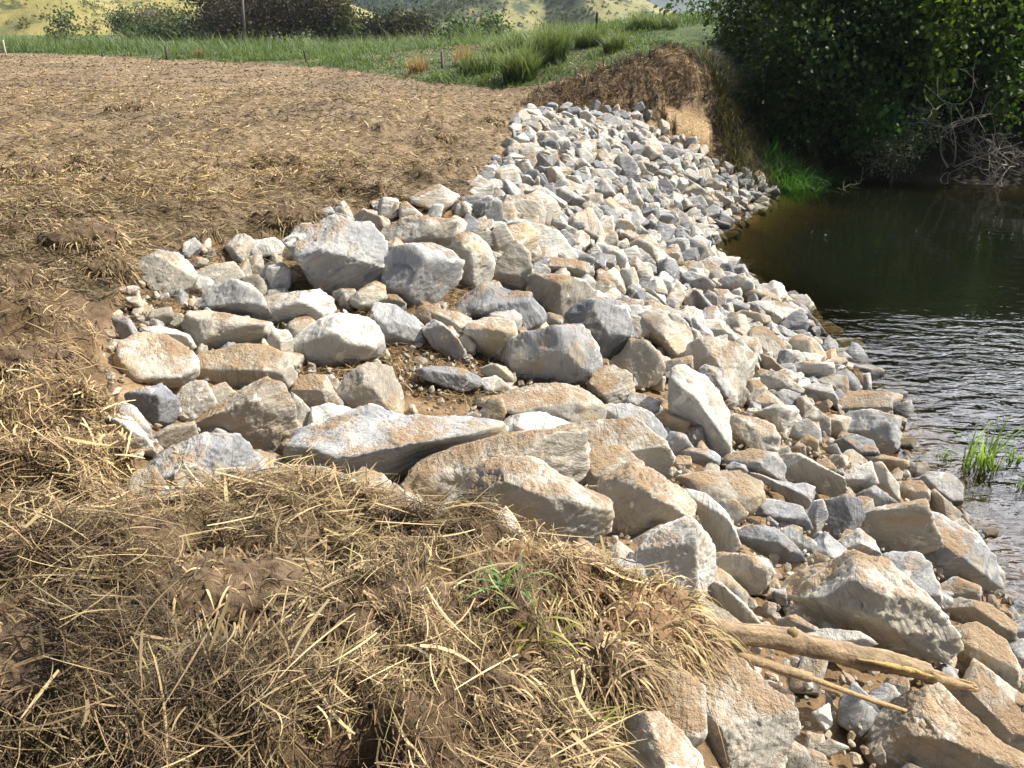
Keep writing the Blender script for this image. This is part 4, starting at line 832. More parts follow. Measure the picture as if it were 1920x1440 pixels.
for px, yy, lb, c in ((783, 31, 'dry pinkish brown weed in the green grass near a post', ((.20, .13, .08), (.36, .24, .15))), (870, 31, 'thin reddish dry weed right of the weathered post', ((.18, .11, .07), (.34, .22, .13))),
                      (380, 52, 'low brown dead weed patch in the green strip', ((.16, .10, .05), (.28, .19, .10)))):
    x, y = at_ground(px, 130, yy); tuft('dry_weed', lb, x, y, 160, .75, .35, int(px) + 3, c[0], c[1], .35, .3, .03, 'weed')
x, y = 7.6, 22.35
tuft('grass_clump', 'bright green grass clump at the water edge under the dark trees', x, y, 900, .95, .75, 77, (.035, .105, .022), (.12, .28, .06), .5, .9, .025)
tuft('grass_clump', 'darker grass clump at the water edge right of the bright one', x + 1.3, y + .25, 500, .7, .6, 78, (.02, .06, .015), (.06, .15, .035), .55, .9, .025)
# foreground sprouts
for px, py, n, h, lb, bc, tcx in ((955, 1150, 34, .20, 'green grass sprout growing from the straw heap by a soil patch', (.05, .13, .04), (.20, .36, .10)), (1010, 1240, 36, .18, 'yellowing grass sprout below the green one on the heap', (.16, .18, .05), (.46, .42, .12)),
        (1085, 1360, 46, .21, 'green and yellow grass sprout near the lower edge of the heap', (.06, .15, .05), (.40, .38, .10)), (655, 1000, 20, .15, 'tiny pale green shoot on the straw behind the soil patch', (.20, .24, .07), (.42, .40, .16)),
        (20, 930, 12, .22, 'blue-green grass blades at the left edge of the picture', (.08, .17, .10), (.16, .28, .16))):
    P = at_z(px, py, float(gz(*at_z(px, py, 2.25)[:2])[0])); tuft('grass_sprout', lb, P[0], P[1], n, h, .05, int(px) + 9, bc, tcx, .6, .9, .011, 'grass sprout')
# plants standing in the shallows
for px, py, n, h, sp, lb in ((1838, 880, 46, .64, .14, 'tall bright green reed plant standing in the shallow water'), (1900, 862, 10, .24, .05, 'small green reed right of the tall reed plant'), (1772, 858, 9, .17, .05, 'small dark reed left of the tall reed plant'),
        (1918, 912, 12, .22, .06, 'reed shoot at the right edge below the small green reed')):
    P = at_z(px, py, 0); rg = np.random.default_rng(int(px)); t = thing('reed_plant', lb, 'reed', (P[0], P[1], -.05))
    r = sp * np.sqrt(rg.random(n)); a = rg.uniform(0, 6.28, n); bx, by = r * np.cos(a) * 1.3, r * np.sin(a)
    blades('blades', bx, by, np.full(n, .02), h * rg.uniform(.55, 1.1, n), np.full(n, .016), rg, (.10, .17, .035), (.30, .47, .08), .28, .55, 6, t)
    m = max(4, n // 3); stems = [tube([(r_, s_, -.25), (r_ * 1.1, s_ * 1.1, 0), (r_ * 1.3, s_ * 1.2, h * .35)], [.006, .006, .003], 5) for r_, s_ in zip(bx[:m], by[:m])]
    V, F = join(stems); link('stems', mesh_q('stems', V, F, np.tile((.13, .10, .05), (len(V), 1))), M_WOOD, t)

# sod clumps, roots and hanging grass on the heap edge
def sod(name, label, ctr, rad, n_bl, seed, soil=(.23, .145, .08), hair=None, hang=True, cat='sod clump', group=None, blen=.3, bw=.006):
    rg = np.random.default_rng(seed); V, F = ICO[5]; sd = rg.uniform(0, 99, 3); d = 1 + fbm(V * 1.6 + sd, 3) * .16 + fbm(V * 6 + sd, 3) * .05
    P = V * np.asarray(rad) * d[:, None]; P = P + np.array((0, 0, 1.0)) * (fbm(P * 13 + sd, 4) * .035)[:, None]; t = thing(name, label, cat, tuple(ctr), group)
    cv = np.array(soil) * (1 + fbm(V * 4 + sd, 3)[:, None] * .4)
    link('soil', mesh_from('soil', P, F, True, np.clip(cv, .02, 1)), M_CLOD, t)
    i = rg.integers(0, len(P), n_bl); up = V[i, 2] > -.35; i = i[up]; n = len(i); Q = P[i] * .97; N_ = V[i]
    K = 7; tt = np.linspace(0, 1, K)[None, :]; L = (blen * rg.uniform(.35, 1.1, n))[:, None]
    D0 = N_ + rg.normal(0, .55, (n, 3)); D0 /= np.linalg.norm(D0, axis=1)[:, None]
    C = Q[:, None, :] + D0[:, None, :] * (L * tt)[..., None] * (.75 if hang else .6)
    C[..., 2] -= (L * tt ** 2 * (.75 if hang else .45))
    W = (bw * rg.uniform(.5, 1.4, n))[:, None] * .5 * np.interp(np.linspace(0, 1, K), [0, .4, 1], [.8, 1, .2])[None]
    S = np.cross(D0, np.array((0, 0, 1.0))) + rg.normal(0, .2, (n, 3)); S /= np.linalg.norm(S, axis=1)[:, None] + 1e-9
    w = np.array(hair if hair is not None else (2, 3, 4, 3, 2, .6, 1.2)); cols = STRAW_PAL[rg.choice(7, n, p=w / w.sum())] * rg.uniform(.7, 1.2, (n, 1))
    link('grass_blades', ribbons('grass_blades', C, W, S, cols), M_STRAW, t); return t
s_ = at_z(1190, 1165, 2.12)
sod('sod_clump', 'overhanging sod clump with hanging grass above the thick end of the log', (s_[0], s_[1], 2.07), (.25, .20, .15), 1500, 61, blen=.30)
s_ = at_z(1245, 1145, 2.1)
sod('root_clump', 'fuzzy brown root tangle at the outer edge of the overhanging sod', (s_[0], s_[1], 2.06), (.11, .11, .10), 2400, 62, (.14, .08, .05), (0, .5, 3, 5, 4, 0, 0), False, 'root clump', blen=.10, bw=.003)
s_ = at_z(985, 1075, 2.24)
sod('sod_clump', 'straw-topped sod hump between the soil patch and cracked cream rock', (s_[0], s_[1], 2.2), (.30, .16, .10), 1300, 63, blen=.24)
for px, py, z, r, lb in ((700, 1180, 2.33, (.26, .16, .09), 'root-matted clod casting a dark hollow in the middle of the heap'), (420, 1110, 2.38, (.3, .18, .08), 'dark matted hummock left of the middle of the heap'), (880, 1290, 2.3, (.2, .14, .08), 'root-bound clod below the green sprout'),
        (120, 1230, 2.38, (.3, .2, .09), 'blackish matted hummock at the left edge of the heap'), (1010, 1400, 2.28, (.16, .12, .07), 'crumbly brown clod at the lower edge of the heap'), (1120, 1290, 2.16, (.13, .1, .09), 'grassy clod on the lip of the heap above the white brown boulder'),
        (150, 470, 2.3, (.34, .26, .16), 'dark torn soil clod with shadowed hollow on the left bank'), (200, 500, 2.26, (.2, .16, .12), 'upturned clod right of the dark torn hollow'), (12, 545, 2.3, (.28, .2, .14), 'bare brown clod at the left edge of the picture'),
        (510, 300, 2.32, (.3, .22, .10), 'dark grassy clod in the middle of the bare field'), (850, 305, 2.25, (.34, .28, .14), 'grassy clump of turned sod beside the pale rim rock'), (820, 262, 2.28, (.3, .22, .1), 'grassy sod lump further back on the field beside the rocks'),
        (545, 410, 2.24, (.42, .22, .13), 'wide fringe of matted sod just above the back rim boulders'), (920, 245, 2.15, (.26, .22, .13), 'dark sod lump beside the top of the small stones'), (245, 212, 2.34, (.5, .3, .1), 'low dark sod lump far out on the bare field'),
        (50, 690, 2.3, (.22, .18, .08), 'reddish root mat on the soil at the left edge'), (60, 330, 2.35, (.4, .3, .09), 'flattened grass clump at the left side of the field')):
    s_ = at_z(px, py, z); s_[2] = float(gz(s_[0], s_[1])[0])
    sod('sod_clump', lb, s_, np.array(r), 800, 600 + px, (.125, .087, .052), (1, 2, 4, 5, 3, .5, .6), False, group='sod clumps on the field', blen=.22, bw=.006 * max(1, s_[1] / 5))
s_ = at_z(1590, 715, .12); sod('sod_clump', 'brown grass sod stranded on a waterline rock', (s_[0], s_[1], .2), (.13, .11, .09), 500, 71, (.15, .10, .05), (.5, 2, 4, 4, 3, 0, .3), False, blen=.14, bw=.006)

# ------------------------------------------------------------------ fallen log, branches and stalks
LOGP = [((1282, 1172), 1.98, .040), ((1340, 1184), 1.92, .041), ((1400, 1191), 1.86, .039), ((1470, 1199), 1.79, .041), ((1490, 1203), 1.77, .046), ((1510, 1209), 1.75, .039), ((1560, 1220), 1.70, .040), ((1590, 1226), 1.67, .045), ((1640, 1236), 1.62, .040), ((1700, 1250), 1.57, .038), ((1740, 1262), 1.54, .036)]
pth = np.array([at_z(*a, z) for a, z, _ in LOGP]); rad = [r * 1.08 for *_, r in LOGP]
def dense(p, r, k):
    s = np.linspace(0, len(p) - 1, k); i = np.arange(len(p)); return np.stack([np.interp(s, i, p[:, j]) for j in range(3)], 1), np.interp(s, i, r)
lt = thing('fallen_log', 'thick dusty log lying from the sod across the rocks to a broken yellow tip', 'log', tuple(pth[0])); o0 = pth[0]
P2, R2 = dense(pth - o0, rad, 70); V, F = tube(P2, R2, 20, .16, 7.0)
n_log = 70 * 20; _rg_ = V[:n_log].reshape(70, 20, 3); _c = _rg_.mean(1, keepdims=True); _d = _rg_ - _c; _u = np.linspace(0, 6, 70)[:, None] * np.ones((1, 20)); _a = np.linspace(0, 2 * np.pi, 20, endpoint=False)[None] + .25 * np.sin(_u)
_g = fbm(np.stack([np.cos(_a) * 2.2, np.sin(_a) * 2.2, _u * .8], -1).reshape(-1, 3) + 4, 4, .6); V[:n_log] = (_c + _d * (1 + _g.reshape(70, 20, 1) * .20)).reshape(-1, 3)   # bark ridges running along the log
cl = np.array((.285, .21, .13)) * (1 + fbm(V * 8, 3)[:, None] * .35); cl[:n_log] *= np.clip(1 + _g[:, None] * .9, .45, 1.4); link('bark', mesh_q('bark', V, F, np.clip(cl, .05, 1)), M_WOOD, lt)
tip = np.array([at_z(*a) for a in ((1735, 1261, 1.545), (1770, 1272, 1.52), (1805, 1280, 1.49), (1832, 1288, 1.47))]) - o0
_rg = np.random.default_rng(5); _pp = []
for _k in range(9):                                                  # a sheaf of torn splinters
    _o = _rg.normal(0, .016, 3); _l = _rg.uniform(.55, 1.0); _s = np.linspace(0, 1, 12)[:, None]
    _c = np.stack([np.interp(_s[:, 0] * _l * 3, np.arange(4), tip[:, j]) for j in range(3)], 1) + _o * (1 - .3 * _s) + _rg.normal(0, .0015, (12, 3))
    _pp.append(tube(_c, np.linspace(.020, .004, 12) * _rg.uniform(.7, 1.2), 8, .25, 30))
V, F = join(_pp)
link('broken_tip', mesh_q('broken_tip', V, F, np.tile((.36, .255, .14), (len(V), 1)) * (1 + fbm(V * 20, 2)[:, None] * .3)), M_WOOD, lt)
spl = np.array([at_z(*a) for a in ((1608, 1236, 1.69), (1660, 1246, 1.645), (1710, 1258, 1.60), (1752, 1270, 1.57))]) - o0
P2, R2 = dense(spl + np.array((0, .006, -.004)), [.003, .010, .012, .006], 40); V, F = tube(P2, R2, 10, .35, 30.0)
link('split_wood', mesh_q('split_wood', V, F, np.tile((.42, .30, .12), (len(V), 1)) * (1 + fbm(V * 30, 2)[:, None] * .35)), M_WOOD, lt)
kn = at_z(1484, 1186, 1.83) - o0
V, F = tube([kn - np.array((0, 0, .03)), kn + np.array((.005, .0, .005)), kn + np.array((.012, -.004, .016))], [.024, .021, .015], 10, .3, 20)
link('knot', mesh_q('knot', V, F, np.tile((.34, .24, .13), (len(V), 1))), M_WOOD, lt)
def stick(name, label, pts, rads, col, cat='branch', k=30, noise=.18, seg=8):
    p = np.array([at_z(a, b, z) for a, b, z in pts]); o0 = p[0].copy(); P2, R2 = dense(p - o0, rads, k)
    P2[:, 2] += fbm(P2 * 6 + 3, 2) * .006; V, F = tube(P2, R2, seg, noise, 25)
    t = thing(name, label, cat, tuple(o0)); link('bark', mesh_q('bark', V, F, np.tile(col, (len(V), 1)) * (1 + fbm(V * 12, 2)[:, None] * .3)), M_WOOD, t); return t, o0
b, o0 = stick('broken_branch', 'thin broken branch lying under the log and pointing down over the rocks', ((1350, 1210, 1.84), (1420, 1240, 1.76), (1470, 1256, 1.71), (1505, 1266, 1.68), (1520, 1270, 1.67)), (.017, .020, .020, .019, .022), (.40, .29, .17))
p = np.array([at_z(*a) for a in ((1516, 1270, 1.67), (1570, 1290, 1.61), (1640, 1315, 1.54), (1738, 1345, 1.44))]) - o0; P2, R2 = dense(p, (.011, .011, .010, .008), 24); V, F = tube(P2, R2, 8, .2, 20)
link('snapped_end', mesh_q('snapped_end', V, F, np.tile((.47, .33, .17), (len(V), 1))), M_WOOD, b)
HZ = 2.33
stick('dry_stalk', 'long pale dry stalk lying across the top of the straw heap', ((300, 945, HZ + .06), (400, 985, HZ + .06), (500, 1024, HZ + .05)), (.005, .006, .006), (.55, .40, .22), 'stalk')
stick('dry_stalk', 'dark thin twig crossing the middle of the straw heap', ((300, 990, HZ + .1), (330, 1070, HZ + .1), (400, 1170, HZ + .07)), (.003, .0035, .003), (.22, .14, .08), 'stalk')
stick('dry_stalk', 'broad pale cane at the left edge of the straw heap', ((0, 1188, HZ + .06), (30, 1140, HZ + .07), (62, 1085, HZ + .06)), (.009, .009, .008), (.62, .50, .28), 'stalk')
stick('dry_stalk', 'thick tan stem half buried in the lower straw heap', ((230, 1182, HZ + .05), (300, 1212, HZ + .05), (352, 1240, HZ + .03)), (.008, .008, .007), (.46, .32, .17), 'stalk')
stick('dry_stalk', 'yellow-green curved stalk near the lower middle of the heap', ((470, 1280, HZ + .07), (520, 1325, HZ + .08), (592, 1384, HZ + .05)), (.0035, .0035, .003), (.52, .46, .13), 'stalk')
stick('dry_stalk', 'straight tan stick lying low on the heap near the white dirty boulder', ((985, 1425, 2.27), (1040, 1412, 2.27), (1072, 1406, 2.26)), (.007, .007, .006), (.44, .30, .17), 'stalk')
stick('dry_stalk', 'brown stem reaching from the heap toward the dark hollow', ((690, 935, 2.12), (730, 948, 2.12), (775, 962, 2.1)), (.006, .005, .004), (.36, .24, .14), 'stalk')

# ------------------------------------------------------------------ fence posts, pole
POSTS = [(577, 95, 122, 41, 'leaning dark fence post alone at the edge of the brown field', .05, -.12), (312, 86, 103, 50, 'dark square-topped fence post left of the power pole', .06, 0), (192, 97, 104, 55, 'short dark post stub at the far left edge of the field', .06, 0), (8, 75, 92, 56, 'white-topped fence post at the left edge of the picture', .05, .05),
         (700, 100, 122, 38, 'thin grey post between the lone dark post and the dry weed', .035, 0), (829, 95, 121, 31, 'weathered grey fence post right of the dry pinkish weed', .05, 0), (1119, 23, 46, 33, 'dark fence post on the green rise against the shaded hill', .05, 0), (1243, 19, 48, 34, 'dark fence post at the highest point of the green rise', .05, .03)]
for px, y0, y1, yy, lb, r, ln in POSTS:
    top, bot = at_y(px, y0, yy), at_y(px, y1, yy); gzv = float(gz(bot[0], yy)[0]); h = top[2] - bot[2]
    z0 = min(gzv, bot[2]) - .2; H = top[2] - z0
    t = thing('fence_post', lb, 'fence post', (bot[0], yy, z0), 'fence posts of the pasture')
    V, F = tube([(0, 0, 0), (ln * .5, 0, H * .5), (ln, 0, H * .97), (ln, 0, H)], [r * 1.1, r, r * .95, r * .7], 9, .2, 6)
    c = (.6, .58, .54) if 'white' in lb else ((.22, .20, .17) if 'grey' in lb else (.07, .06, .05))
    link('timber', mesh_q('timber', V, F, np.tile(c, (len(V), 1))), M_POST, t)
pb, pt = at_y(460, 84, 92), at_y(450, -60, 92)
t = thing('power_pole', 'tall thin grey power pole standing in front of the big brown tree', 'pole', (pb[0], 92, 2.2)); H = pt[2] - 2.2
V, F = tube([(0, 0, 0), ((pt[0] - pb[0]) * .5, 0, H * .5), (pt[0] - pb[0], 0, H)], [.17, .15, .12], 10); link('pole_shaft', mesh_q('pole_shaft', V, F, np.tile((.20, .18, .16), (len(V), 1))), M_POST, t)
V, F = tube([(pt[0] - pb[0] - 1.1, -.15, H - .6), (pt[0] - pb[0] + 1.1, -.15, H - .6)], [.07, .07], 8); link('cross_arm', mesh_q('cross_arm', V, F, np.tile((.2, .18, .16), (len(V), 1))), M_POST, t)

# ------------------------------------------------------------------ trees
def leaf_mesh(name, P, D, sz, cols, rg, fold=.25, aspect=.55):
    """one folded diamond leaf per point: P (n,3), D pointing direction (n,3), sz (n,)"""
    n = len(P); r = rg.normal(size=(n, 3)); S = np.cross(D, r); S /= np.linalg.norm(S, axis=1)[:, None] + 1e-9; U = np.cross(S, D)
    s = sz[:, None]; a = P; t = P + D * s; m = P + D * s * .45 - U * s * fold * .4
    V = np.stack([a, m + S * s * aspect * .5, t, m - S * s * aspect * .5], 1).reshape(-1, 3)
    F = (np.arange(n) * 4)[:, None] + np.arange(4)[None]
    return mesh_from(name, V, F, False, np.repeat(cols, 4, 0))
def tree(name, label, base, height, blobs, n, leaf, c0, c1, seed, trunk_r=.2, mat=None, cat='tree', group=None, aspect=.55, hang=.35, limbs=True, clump=12, bark=(.10, .08, .06), trunk=True, hollow=.55, lumpy=.55):
    """blobs: (x, y, z, rx, ry, rz) crown lobes relative to the base"""
    rg = np.random.default_rng(seed); B = np.array(blobs, float); t = thing(name, label, cat, tuple(base), group)
    vol = B[:, 3] * B[:, 4] * B[:, 5]; w = vol ** .67; nc = max(20, n // clump)
    bi = rg.choice(len(B), nc, p=w / w.sum()); d = rg.normal(size=(nc, 3)); d /= np.linalg.norm(d, axis=1)[:, None]
    rr = hollow + (1 - hollow) * rg.random(nc) ** .6; sd = rg.uniform(0, 50, 3)
    lump = 1 + fbm(d * 2.6 + bi[:, None] * 7.3 + sd, 3) * lumpy
    C = B[bi, :3] + d * B[bi, 3:] * (rr * lump)[:, None]
    keep = fbm(C * (1.6 / B[:, 3:].mean()) + sd, 2) > -.14; C, d, bi = C[keep], d[keep], bi[keep]; nc = len(C)
    tone = np.clip(.42 + fbm(C * (1.1 / B[:, 3:].mean()) + sd + 5, 3) * 1.25, 0, 1)
    cr_ = leaf * 2.5 * rg.uniform(.6, 1.4, nc); k = clump
    P = np.repeat(C, k, 0) + rg.normal(size=(nc * k, 3)) * np.repeat(cr_, k)[:, None] * .75
    D = np.repeat(d, k, 0) * .7 + rg.normal(size=(nc * k, 3)) * .7; D[:, 2] -= hang; D /= np.linalg.norm(D, axis=1)[:, None]
    lv = P[:, 2] + base[2] > .03; P, D = P[lv], D[lv]; tn = np.repeat(tone, k)[lv]; n_ = len(P)
    cols = (np.array(c0) * (1 - tn[:, None]) + np.array(c1) * tn[:, None]) * rg.uniform(.7, 1.3, (n_, 1))
    link('crown', leaf_mesh('crown', P, D, leaf * rg.uniform(.6, 1.35, n_), cols, rg, aspect=aspect), mat or M_LEAF, t)
    if trunk:
        parts = []; top = np.array((B[:, 0].mean() * .6, B[:, 1].mean() * .6, height * .62))
        pp = np.linspace(0, 1, 9)[:, None] * top + rg.normal(0, trunk_r * .5, (9, 3)) * np.array((1, 1, 0)); pp[0] = (0, 0, -.3)
        parts.append(tube(pp, np.linspace(trunk_r, trunk_r * .45, 9), 10, .2, 2))
        if limbs:
            for b in B:
                s = pp[int(rg.integers(3, 8))]; e = b[:3] + np.array((0, 0, b[5] * .2)); m = (s + e) / 2 + rg.normal(0, .12, 3) * np.linalg.norm(e - s); kk = np.linspace(0, 1, 8)[:, None]
                q_ = s * (1 - kk) ** 2 + 2 * m * kk * (1 - kk) + e * kk ** 2; parts.append(tube(q_, np.linspace(trunk_r * .45, trunk_r * .1, 8), 7))
                for _ in range(3):
                    s2 = q_[int(rg.integers(3, 7))]; e2 = b[:3] + rg.normal(0, .55, 3) * b[3:]; parts.append(tube(s2 + np.linspace(0, 1, 5)[:, None] * (e2 - s2) + rg.normal(0, .03, (5, 3)) * np.linalg.norm(e2 - s2), np.linspace(trunk_r * .2, trunk_r * .04, 5), 5))
        V, F = join(parts); link('trunk', mesh_q('trunk', V, F, np.tile(bark, (len(V), 1))), M_BARK, t)
    return t
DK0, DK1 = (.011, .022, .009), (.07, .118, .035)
def bankz(x, y): return max(float(gz(x, y)[0]), .02)
BANK = [  # x, y, height, lobes, leaves, leaf size, colours, label
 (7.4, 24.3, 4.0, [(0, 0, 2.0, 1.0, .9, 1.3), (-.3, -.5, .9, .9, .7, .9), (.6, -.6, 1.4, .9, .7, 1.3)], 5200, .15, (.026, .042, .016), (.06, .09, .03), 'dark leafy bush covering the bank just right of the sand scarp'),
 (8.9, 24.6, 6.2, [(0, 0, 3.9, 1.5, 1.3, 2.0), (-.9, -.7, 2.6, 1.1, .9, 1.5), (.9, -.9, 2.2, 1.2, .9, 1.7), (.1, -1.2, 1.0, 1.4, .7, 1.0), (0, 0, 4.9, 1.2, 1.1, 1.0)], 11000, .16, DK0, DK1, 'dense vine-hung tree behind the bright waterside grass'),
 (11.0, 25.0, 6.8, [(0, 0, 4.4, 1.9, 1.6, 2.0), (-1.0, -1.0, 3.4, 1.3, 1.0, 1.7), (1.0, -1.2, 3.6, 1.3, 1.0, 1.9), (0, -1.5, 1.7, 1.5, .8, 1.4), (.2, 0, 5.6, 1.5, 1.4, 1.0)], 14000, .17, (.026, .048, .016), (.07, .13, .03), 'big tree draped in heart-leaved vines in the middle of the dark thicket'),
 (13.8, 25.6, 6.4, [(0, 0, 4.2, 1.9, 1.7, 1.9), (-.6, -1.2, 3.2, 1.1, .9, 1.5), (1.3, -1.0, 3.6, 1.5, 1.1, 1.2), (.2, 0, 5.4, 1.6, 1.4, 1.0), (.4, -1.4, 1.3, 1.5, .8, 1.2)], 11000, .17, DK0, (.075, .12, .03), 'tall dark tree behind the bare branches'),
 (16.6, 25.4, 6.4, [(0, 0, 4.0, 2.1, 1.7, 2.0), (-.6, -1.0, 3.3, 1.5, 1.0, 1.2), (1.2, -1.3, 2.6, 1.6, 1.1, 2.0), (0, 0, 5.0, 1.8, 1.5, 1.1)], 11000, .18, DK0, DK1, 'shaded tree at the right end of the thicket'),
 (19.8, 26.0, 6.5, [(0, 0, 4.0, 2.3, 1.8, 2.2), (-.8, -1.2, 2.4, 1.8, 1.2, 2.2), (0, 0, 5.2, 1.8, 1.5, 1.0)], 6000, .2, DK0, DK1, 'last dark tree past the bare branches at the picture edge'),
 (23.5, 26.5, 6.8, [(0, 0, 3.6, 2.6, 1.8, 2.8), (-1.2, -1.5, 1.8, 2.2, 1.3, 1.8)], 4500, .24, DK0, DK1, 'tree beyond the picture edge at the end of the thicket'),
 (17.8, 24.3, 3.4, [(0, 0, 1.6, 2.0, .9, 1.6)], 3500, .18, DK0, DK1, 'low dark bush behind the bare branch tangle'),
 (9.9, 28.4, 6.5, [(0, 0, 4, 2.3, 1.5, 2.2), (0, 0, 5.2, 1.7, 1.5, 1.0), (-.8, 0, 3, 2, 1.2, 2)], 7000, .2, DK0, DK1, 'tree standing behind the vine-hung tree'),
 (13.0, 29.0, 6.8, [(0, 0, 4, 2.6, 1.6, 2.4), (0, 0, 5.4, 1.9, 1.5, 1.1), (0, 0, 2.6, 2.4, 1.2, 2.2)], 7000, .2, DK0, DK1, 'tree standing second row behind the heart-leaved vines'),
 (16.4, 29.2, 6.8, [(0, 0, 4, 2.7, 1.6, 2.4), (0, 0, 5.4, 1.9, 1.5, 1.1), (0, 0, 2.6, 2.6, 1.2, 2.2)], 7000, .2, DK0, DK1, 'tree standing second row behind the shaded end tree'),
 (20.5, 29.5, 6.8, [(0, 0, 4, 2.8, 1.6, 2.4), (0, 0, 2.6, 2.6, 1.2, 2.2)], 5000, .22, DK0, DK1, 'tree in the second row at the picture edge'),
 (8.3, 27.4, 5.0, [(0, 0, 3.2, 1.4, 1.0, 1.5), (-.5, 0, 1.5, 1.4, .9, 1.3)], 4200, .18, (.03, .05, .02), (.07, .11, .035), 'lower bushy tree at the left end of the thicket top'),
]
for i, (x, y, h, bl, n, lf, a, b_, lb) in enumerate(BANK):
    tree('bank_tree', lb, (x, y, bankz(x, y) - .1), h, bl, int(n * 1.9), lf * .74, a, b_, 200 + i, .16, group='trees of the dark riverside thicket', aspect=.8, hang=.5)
tree('vine_curtain', 'bright yellow-green vine curtain hanging down the tall tree', (11.1, 23.3, .9), 4.5, [(0, 0, 3.6, .35, .3, 1.0), (.35, .0, 2.7, .38, .3, .9), (.55, 0, 1.5, .4, .3, .8), (-.1, .1, 4.6, .4, .3, .6)], 2400, .17, (.09, .16, .02), (.24, .34, .05), 231, .04, cat='vine', aspect=.95, hang=.7, limbs=False)
tree('vine_curtain', 'yellow-green vine drape at the upper right corner of the thicket', (13.3, 23.6, 2.6), 3, [(0, 0, 2.2, 1.1, .4, .6), (.7, 0, 1.6, .8, .4, .7)], 1500, .17, (.06, .12, .02), (.16, .25, .04), 232, .04, cat='vine', aspect=.95, hang=.7, limbs=False)
tree('vine_curtain', 'green vine drape at the right picture edge above bare branches', (13.25, 22.7, 1.2), 3, [(0, 0, 1.9, .25, .3, .9), (.1, 0, 1.0, .25, .3, .6)], 700, .16, (.04, .09, .02), (.09, .17, .035), 233, .03, cat='vine', aspect=.95, hang=.7, limbs=False)
tree('vine_curtain', 'pale green leaf cluster hanging low in the middle of the thicket', (10.2, 23.1, .6), 1.6, [(0, 0, 1.15, .45, .3, .35), (.35, 0, .85, .35, .3, .3)], 650, .15, (.04, .12, .025), (.11, .26, .06), 234, .03, cat='vine', aspect=.95, hang=.7, limbs=False)
tree('vine_curtain', 'rounded light green leaf mass high on the vine-hung tree', (8.35, 23.5, 2.0), 2.4, [(0, 0, 1.7, .5, .4, .65), (.2, -.1, .9, .4, .3, .5)], 800, .16, (.05, .10, .03), (.14, .21, .07), 235, .03, cat='vine', aspect=.95, hang=.7, limbs=False)
tree('waterside_shrub', 'grey-green small-leaved shrub overhanging the water', (10.6, 22.8, .0), 1.9, [(0, 0, .95, .75, .55, .6), (.5, -.1, 1.4, .45, .4, .5), (-.5, 0, .7, .5, .4, .4)], 4200, .075, (.07, .09, .06), (.24, .27, .20), 236, .05, cat='shrub', aspect=.5, hang=.1)
tree('riverside_sapling', 'feathery sapling on the green rise left of the thicket', (7.9, 35.0, 3.9), 1.9, [(0, 0, 1.2, .6, .5, .55), (.45, 0, .7, .5, .4, .4), (-.4, 0, .8, .4, .4, .4)], 1500, .12, (.03, .055, .025), (.07, .10, .04), 237, .05, cat='tree', hang=.1)
tree('riverside_sapling', 'thin-leaved sapling nearest the thicket on the rise', (8.0, 31.0, 3.4), 2.2, [(0, 0, 1.5, .5, .5, .6), (.6, 0, 1.1, .6, .4, .5)], 1100, .14, (.035, .06, .025), (.09, .12, .05), 238, .05, cat='tree', hang=.4)
rg = np.random.default_rng(90); n = 30000; ux_, uy_ = rg.uniform(7.2, 30, n), rg.uniform(25.2, 30.5, n); g_ = gz(ux_, uy_)
pk = np.clip(3.0 + n2(ux_, uy_, .5, 91, 3) * 1.6, .8, 4.6) * sstep(6.6, 9.5, ux_); P = np.stack([ux_, uy_, g_ + pk * rg.random(n) ** .8], 1); D = rg.normal(size=(n, 3)); D[:, 2] -= .3; D /= np.linalg.norm(D, axis=1)[:, None]
tn = rg.random((n, 1)); tag(link('undergrowth', leaf_mesh('undergrowth', P, D, rg.uniform(.14, .34, n), np.array(DK0) * (1 - tn) + np.array(DK1) * tn, rg, aspect=.7), M_LEAF), 'dark undergrowth filling the space below and behind the thicket trees', 'undergrowth', None, 'stuff')
# bare branches over the water
def bare(name, label, base, n, L, seed, dirs, r0=.022, depth=3, col=(.30, .26, .22), cat='bare shrub'):
    rg = np.random.default_rng(seed); parts = []
    def grow(s, d, l, r, k):
        m = 7; pts = [s]
        for _ in range(m - 1):
            d = d + rg.normal(0, .28, 3); d = d / np.linalg.norm(d); pts.append(pts[-1] + d * l / (m - 1))
        pts = np.array(pts); pts[:, 2] = np.maximum(pts[:, 2], .05 - base[2]); parts.append(tube(pts, np.linspace(r, r * .45, m), 5))
        if k:
            for _ in range(int(rg.integers(2, 5))): grow(pts[int(rg.integers(2, m))], d * .5 + rg.normal(0, .6, 3), l * rg.uniform(.45, .8), r * .55, k - 1)
    for i in range(n): grow(np.array((rg.normal(0, .25), rg.normal(0, .15), 0)), np.array(dirs) + rg.normal(0, .45, 3), L * rg.uniform(.6, 1.1), r0 * rg.uniform(.6, 1.2), depth)
    V, F = join(parts); t = thing(name, label, cat, base); link('branches', mesh_q('branches', V, F, np.tile(col, (len(V), 1))), M_BARK, t)
bare('bare_shrub', 'tangle of bare grey branches hanging over the water at the right edge', (13.7, 22.7, .5), 11, 1.5, 301, (-.5, -.3, .35), .02, 3, (.34, .31, .27))
bare('bare_shrub', 'tall forked bare grey stem in front of the dark thicket', (12.2, 23.0, .4), 3, 2.6, 302, (.1, -.1, 1), .028, 2, (.36, .33, .29))
bare('dead_twig', 'pale dead twig reaching from the bank toward the scarp', (5.9, 23.6, 2.2), 2, .9, 303, (.1, -.1, 1), .012, 1, (.4, .35, .28), 'twig')
bare('drift_twig', 'small pale twig floating by the waterside grass', (9.2, 21.9, .03), 2, .5, 304, (.6, -.1, .25), .01, 1, (.4, .37, .3), 'twig')
